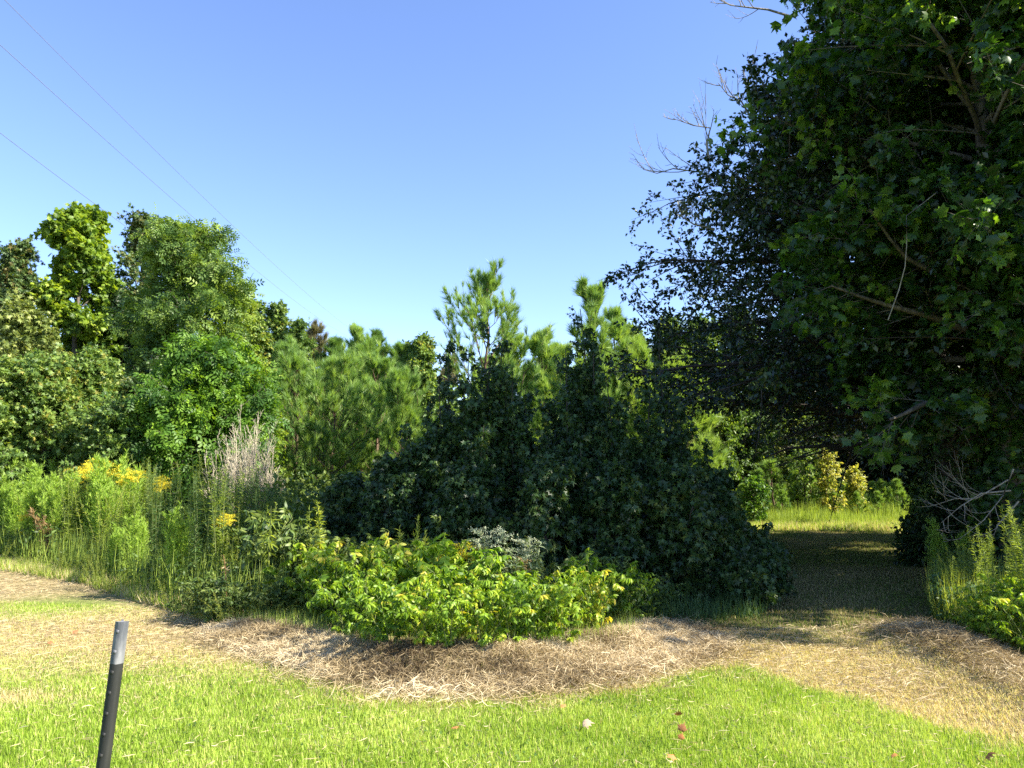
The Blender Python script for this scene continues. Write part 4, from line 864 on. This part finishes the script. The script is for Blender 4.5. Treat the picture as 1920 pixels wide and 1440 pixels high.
for i, (x, Y, H, R, lb) in enumerate([(13.5, 13.5, 11, 4.8, 'tall unseen forest tree just outside the right side, added to shade the track'), (12.8, 7.8, 12, 4.8, 'tall unseen forest tree just outside the right side, added to shade the track mouth'),
                                      (21.5, 27.5, 15, 6, 'tall unseen forest tree outside the right side, added to shade the forest behind')]):
    broad('forest_tree', (x, Y, 0), H, R, lb, 'tree', 'oak', 'oval', .22, seed=870 + i, n1=48, n2=8, n3=6, n4=8, t0=.06, prof=oval_prof, tb=.5, bark='darkbark', twigL=.5)  # unseen trees, added for the shade they cast on track and forest
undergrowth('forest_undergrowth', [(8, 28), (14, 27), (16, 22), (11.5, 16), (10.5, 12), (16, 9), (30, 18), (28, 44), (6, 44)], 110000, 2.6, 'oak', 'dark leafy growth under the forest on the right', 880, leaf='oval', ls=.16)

# far row: copies of small set of trees
far_b = [c for c in COL.objects if c.name.startswith(('oak_tree', 'sweetgum_tree')) and c.type == 'EMPTY' and c.location.y > 23 and '_h' in c.keys()][:6]
far_p = [c for c in COL.objects if c.name.startswith('pine_tree') and c.type == 'EMPTY' and c.location.y > 28][:5]
rf = RNG(900)
for i in range(40):
    Y = 38 + 9 * rf.random(); px = -250 + 46 * i + 15 * rf.normal(); top = np.interp(px, [-250, 400, 760, 1000, 1500], [640, 640, 672, 660, 640]) + 12 * rf.normal()
    x = at(px, 860, Y)[0]; H = at(px, top, Y)[2]
    src = (far_b if rf.random() < .55 else far_p); src = src[rf.integers(len(src))]
    ch = KIDS_OF = KIDS[src.name][1]; h0 = max(v[2] for v in ch.bound_box); s = H / h0
    kind = 'pine' if src in far_p else 'leafy tree'
    clone(src, (x, Y, 0), rf.random() * 6, (s * 1.15, s * 1.15, s), 'distant %s in the far row behind the field' % kind, 'distant %ss in the far row' % kind)
undergrowth('far_undergrowth', [(-34, 34), (24, 34), (30, 50), (-44, 50)], 130000, 5.0, 'gum_light', 'dense growth below the far row of trees', 901, leaf='oval', ls=.34, tb=.35, hp=.9)

# field plants beyond the track: young pines, yellow sapling, shrubs
YP = [(1400, 975, 912), (1430, 968, 885), (1455, 972, 868), (1490, 966, 888), (1520, 968, 878), (1545, 972, 895), (1585, 970, 908), (1600, 966, 900), (1620, 971, 905), (1638, 967, 908),
      (1655, 970, 904), (1672, 968, 908), (1688, 972, 903), (1610, 977, 925), (1560, 978, 925), (1650, 978, 925), (1500, 976, 912), (1530, 978, 930), (1470, 979, 922), (1576, 965, 902), (1695, 978, 922)]
yp = [pine('young_pine', (0, 0, 0), 1.5, .45, 'x', mat='youngpine', seed=950 + k, n1=22, n2=3, tuft=.17, tk='tuft', t0=.03, nt_=7, e0=.5, e1=1.2, cat='young pine', prof=lambda t: (1 - t) ** .5 * .8 + .1) for k in range(3)]
for p in yp: PROTOS.append(p)
for i, (px, py, top) in enumerate(YP):
    Y = G(px, py)[1]; put(yp[i % 3], px, py, at(px, top, Y)[2] * 1.0, 'bright green young pine in the sunlit field beyond the track', 'young pines in the field', 1.55, rng=rw, sq=1.3, tilt=.03)
for px, Y, top, hw, mt, lb, nm in [(1552, 22, 850, 20, 'yellowleaf', 'sapling with bright yellow leaves in the field', 'yellow_sapling'), (1600, 23, 885, 14, 'yellowleaf', 'small thin yellow leaved sapling right of the larger one', 'yellow_sapling'),
                               (1505, 22.5, 845, 40, 'gum_light', 'light green bush left of the yellow leaved sapling', 'field_bush'), (1410, 20.5, 905, 26, 'bright', 'small bright bush at the left side of the field', 'field_bush')]:
    k = tree_at(px, top, Y, hw); broad(nm, k['loc'], k['H'], k['R'], lb, 'bush', mt, 'oval', .10, seed=970 + px, n1=18, n2=5, n3=4, n4=6, t0=.05, twigL=.25, r0=.02, prof=oval_prof)
for px, Y, top, hw, mt, lb in [(1745, 13.2, 925, 48, 'gum_light', 'green shrub with sunlit top at the right side of the track'), (1730, 12.3, 985, 46, 'gum', 'dark low shrub at the foot of the sunlit one'), (1800, 11.5, 930, 60, 'gum', 'dark shrub between the track and the vine wrapped trunk'),
                               (1860, 10.6, 900, 80, 'gum', 'dark shrub at the foot of the vine wrapped trunk')]:
    k = tree_at(px, top, Y, hw); broad('shrub', k['loc'], k['H'], k['R'], lb, 'shrub', mt, 'oval', .085, seed=980 + px, n1=28, n2=6, n3=5, n4=9, t0=.04, twigL=.22, r0=.02, prof=oval_prof, bark='darkbark')
# fallen dead branches below the trunk
fb = Acc(); o0 = at(1890, 900, 8.6)
for j, pts in enumerate([[(1900, 880), (1880, 930), (1845, 975), (1800, 1010)], [(1895, 920), (1840, 925), (1800, 950), (1765, 980)], [(1910, 940), (1870, 985), (1855, 1030), (1850, 1060)], [(1890, 900), (1830, 935), (1790, 935), (1750, 948)]]):
    twiggy(fb, A_([at(a, b, 8.5 + .1 * j) - o0 for a, b in pts]), 990 + j, r=.011, n=6)
fo = fb.build('dead_branches', M['deadtwig'], loc=o0); tag(fo, 'tangle of thin grey dead branches hanging below the big trunk', 'dead branch')
# grey dead brush in the left meadow
for j, (px, py, top, lb) in enumerate([(468, 1050, 770, 'tallest grey leafless bush behind the meadow weeds'), (500, 1050, 830, 'grey leafless bush right of the tallest one'), (415, 1050, 835, 'low grey leafless bush left of the tallest one'), (445, 1060, 800, 'grey leafless bush just in front of the tallest')]):
    Y = 13.3 + .3 * j; x = at(px, 860, Y)[0]; H = at(px, top, Y)[2]; r_ = RNG(1000 + j); root = root_at('dead_bush', (x, Y, 0), lb, 'dead bush')
    a = r_.random(16) * 2 * pi; u = np.linspace(0, 1, 6); P = np.zeros((16, 6, 3)); hh = H * (.6 + .4 * r_.random(16)); P[..., 2] = hh[:, None] * u
    for k_, f in ((0, np.cos), (1, np.sin)): P[..., k_] = (.42 * f(a) * r_.random(16))[:, None] * u ** 1.2
    ac = Acc(); tubes(ac, P, np.full((16, 1), .009) * (1 - .7 * u)[None], 4)
    B, L, _ = spawn(r_, P, hh, 9, .3, 1, .5, .25, 4, up=.3, curl=.1); tubes(ac, B, np.full((len(B), 1), .0045) * np.linspace(1, .4, 4)[None], 3)
    C, _, _ = spawn(r_, B, L, 5, .2, 1, .6, .5, 3, up=.2); tubes(ac, C, np.full((len(C), 3), .0025), 3)
    part(ac, 'twig', M['greytwig'], root)

# ------------------------------------------------------------------ power lines
wm = bpy.data.materials.new('wire_metal'); wm.use_nodes = True; wm.node_tree.nodes['Principled BSDF'].inputs['Base Color'].default_value = (.14, .155, .18, 1)
wm.node_tree.nodes['Principled BSDF'].inputs['Roughness'].default_value = .6
for (a, b, ya, yb, sag, lb) in [((0, 249), (464, 571), 19, 55, .30, 'lowest dark power line crossing the sky at the left'), ((0, 84), (640, 624), 18, 78, .55, 'middle power line of the three crossing the sky'),
                                ((9, 0), (667, 624), 19, 80, .55, 'uppermost power line of the three crossing the sky')]:
    A, B = at(*a, ya), at(*b, yb); t = np.linspace(-.6, 1.25, 60)[:, None]; P = A + (B - A) * t; P[:, 2:] -= 4 * sag * t * (1 - t)
    ac = Acc(); tubes(ac, P[None], np.full((1, 60), .008), 6); tag(ac.build('power_line', wm, smooth=True), lb, 'power line', 'power lines')

# ------------------------------------------------------------------ steel fence post
def paint(name, c1, c2, sc, rough, metal=0.):
    m = bark_mat(name, c1, c2, sc, rough, .5); m.node_tree.nodes['Principled BSDF'].inputs['Metallic'].default_value = metal
    [n for n in m.node_tree.nodes if n.type == 'BUMP'][0].inputs['Strength'].default_value = .15; return m
PB = paint('dark_post_paint', (.006, .007, .006), (.018, .018, .014), 40, .7); PW = paint('white_post_paint', (.07, .075, .085), (.22, .22, .22), 45, .6)
pY = 2.1; ptop = at(228, 1163, pY)
post = root_at('fence_post', (ptop[0] - .080, pY - .035, 0), 'leaning dark steel fence post with white painted tip in the lawn', 'fence post')
def prism(acc, prof2, z0, z1):
    n = len(prof2); v = [(x, y, z0) for x, y in prof2] + [(x, y, z1) for x, y in prof2]
    acc.add(A_(v), [A_([(i, (i + 1) % n, n + (i + 1) % n, n + i) for i in range(n)])]); acc.add(A_(v), [A_([tuple(range(n - 1, -1, -1)), tuple(range(n, 2 * n))])])
TP = [(-.0165, .004), (-.0165, .001), (-.001, -.012), (.0165, .004), (.0165, .007), (.0035, .003), (.0025, .032), (-.0025, .032), (-.0035, .003)]
Hp = ptop[2]
a1 = Acc(); prism(a1, TP, -.3, Hp - .108); part(a1, 'shaft', PB, post)
a2 = Acc(); prism(a2, TP, Hp - .108, Hp); part(a2, 'painted_tip', PW, post)
for i in range(20):
    z = Hp - .032 - .052 * i
    a3 = Acc(); v = [(x_ - .008, y_ + .003, z_ + z) for x_, y_, z_ in [(-.0045, -.0035, 0), (.0045, -.006, 0), (.0045, -.006, .014), (-.0045, -.0035, .014), (-.0035, -.0115, .003), (.0035, -.0145, .003), (.0035, -.0145, .010), (-.0035, -.0115, .010)]]
    a3.add(A_(v), [A_([(0, 1, 5, 4), (1, 2, 6, 5), (2, 3, 7, 6), (3, 0, 4, 7), (4, 5, 6, 7)])]); part(a3, 'stud', PW if z > Hp - .108 else PB, post)
post.rotation_euler = (0, .075, radians(24))

# ------------------------------------------------------------------ fallen leaves on the lawn
def lm(name, c): 
    return leaf_mat(name, [(0, c), (1, tuple(min(1, v * 1.4) for v in c))], .15, .7)
LM = {'tan': lm('tan_dry_leaf', (.42, .31, .21)), 'brown': lm('brown_dry_leaf', (.28, .12, .05)), 'rust': lm('rust_dry_leaf', (.42, .17, .06))}
for px, py, sz, c, lb in [(1093, 1372, .07, 'tan', 'large pale tan dry leaf lying on the lawn'), (1277, 1383, .055, 'brown', 'upright brown dry leaf on the lawn right of the pale one'), (1276, 1400, .04, 'rust', 'small rust leaf just below the upright brown leaf'),
                          (852, 1378, .045, 'rust', 'small rust leaf on the lawn left of the pale leaf'), (1059, 1341, .04, 'rust', 'small rust leaf on the lawn above the pale leaf'), (1258, 1437, .05, 'rust', 'rust leaf at the bottom edge of the lawn'),
                          (1272, 1353, .05, 'brown', 'dark curled leaf on the lawn above the upright leaf'), (145, 1192, .06, 'brown', 'brown leaf on the straw at the left'), (91, 1215, .05, 'brown', 'small dark leaf on the straw left of the post'),
                          (1672, 1428, .04, 'rust', 'small rust leaf in the lawn toward the lower right'), (1848, 1432, .07, 'brown', 'brown leaf at the lower right corner of the lawn'), (1105, 1262, .05, 'tan', 'pale leaf resting on the dead grass heap')]:
    x, y = G(px, py); r_ = RNG(px); ac = Acc(); d = r_.normal(size=3); d[2] = .25 if 'upright' not in lb else 2.5
    inst(ac, 'maple', A_([[0, 0, 0.]]), A_([d]), A_([[.1, -.5, 1.]]) if 'upright' not in lb else A_([[0, -1., .1]]), sz * 1.1, .4)
    tag(ac.build('fallen_leaf', LM[c], loc=(x, y, hgt(x, y) + .042)), lb, 'leaf')

# ------------------------------------------------------------------ remove the unplaced prototypes
for p in PROTOS:
    for ch in KIDS[p.name]: bpy.data.objects.remove(ch)
    bpy.data.objects.remove(p)
for o in COL.objects:
    if '_h' in o.keys(): del o['_h']
print('tris', sum(len(o.data.polygons) for o in COL.objects if o.type == 'MESH'))
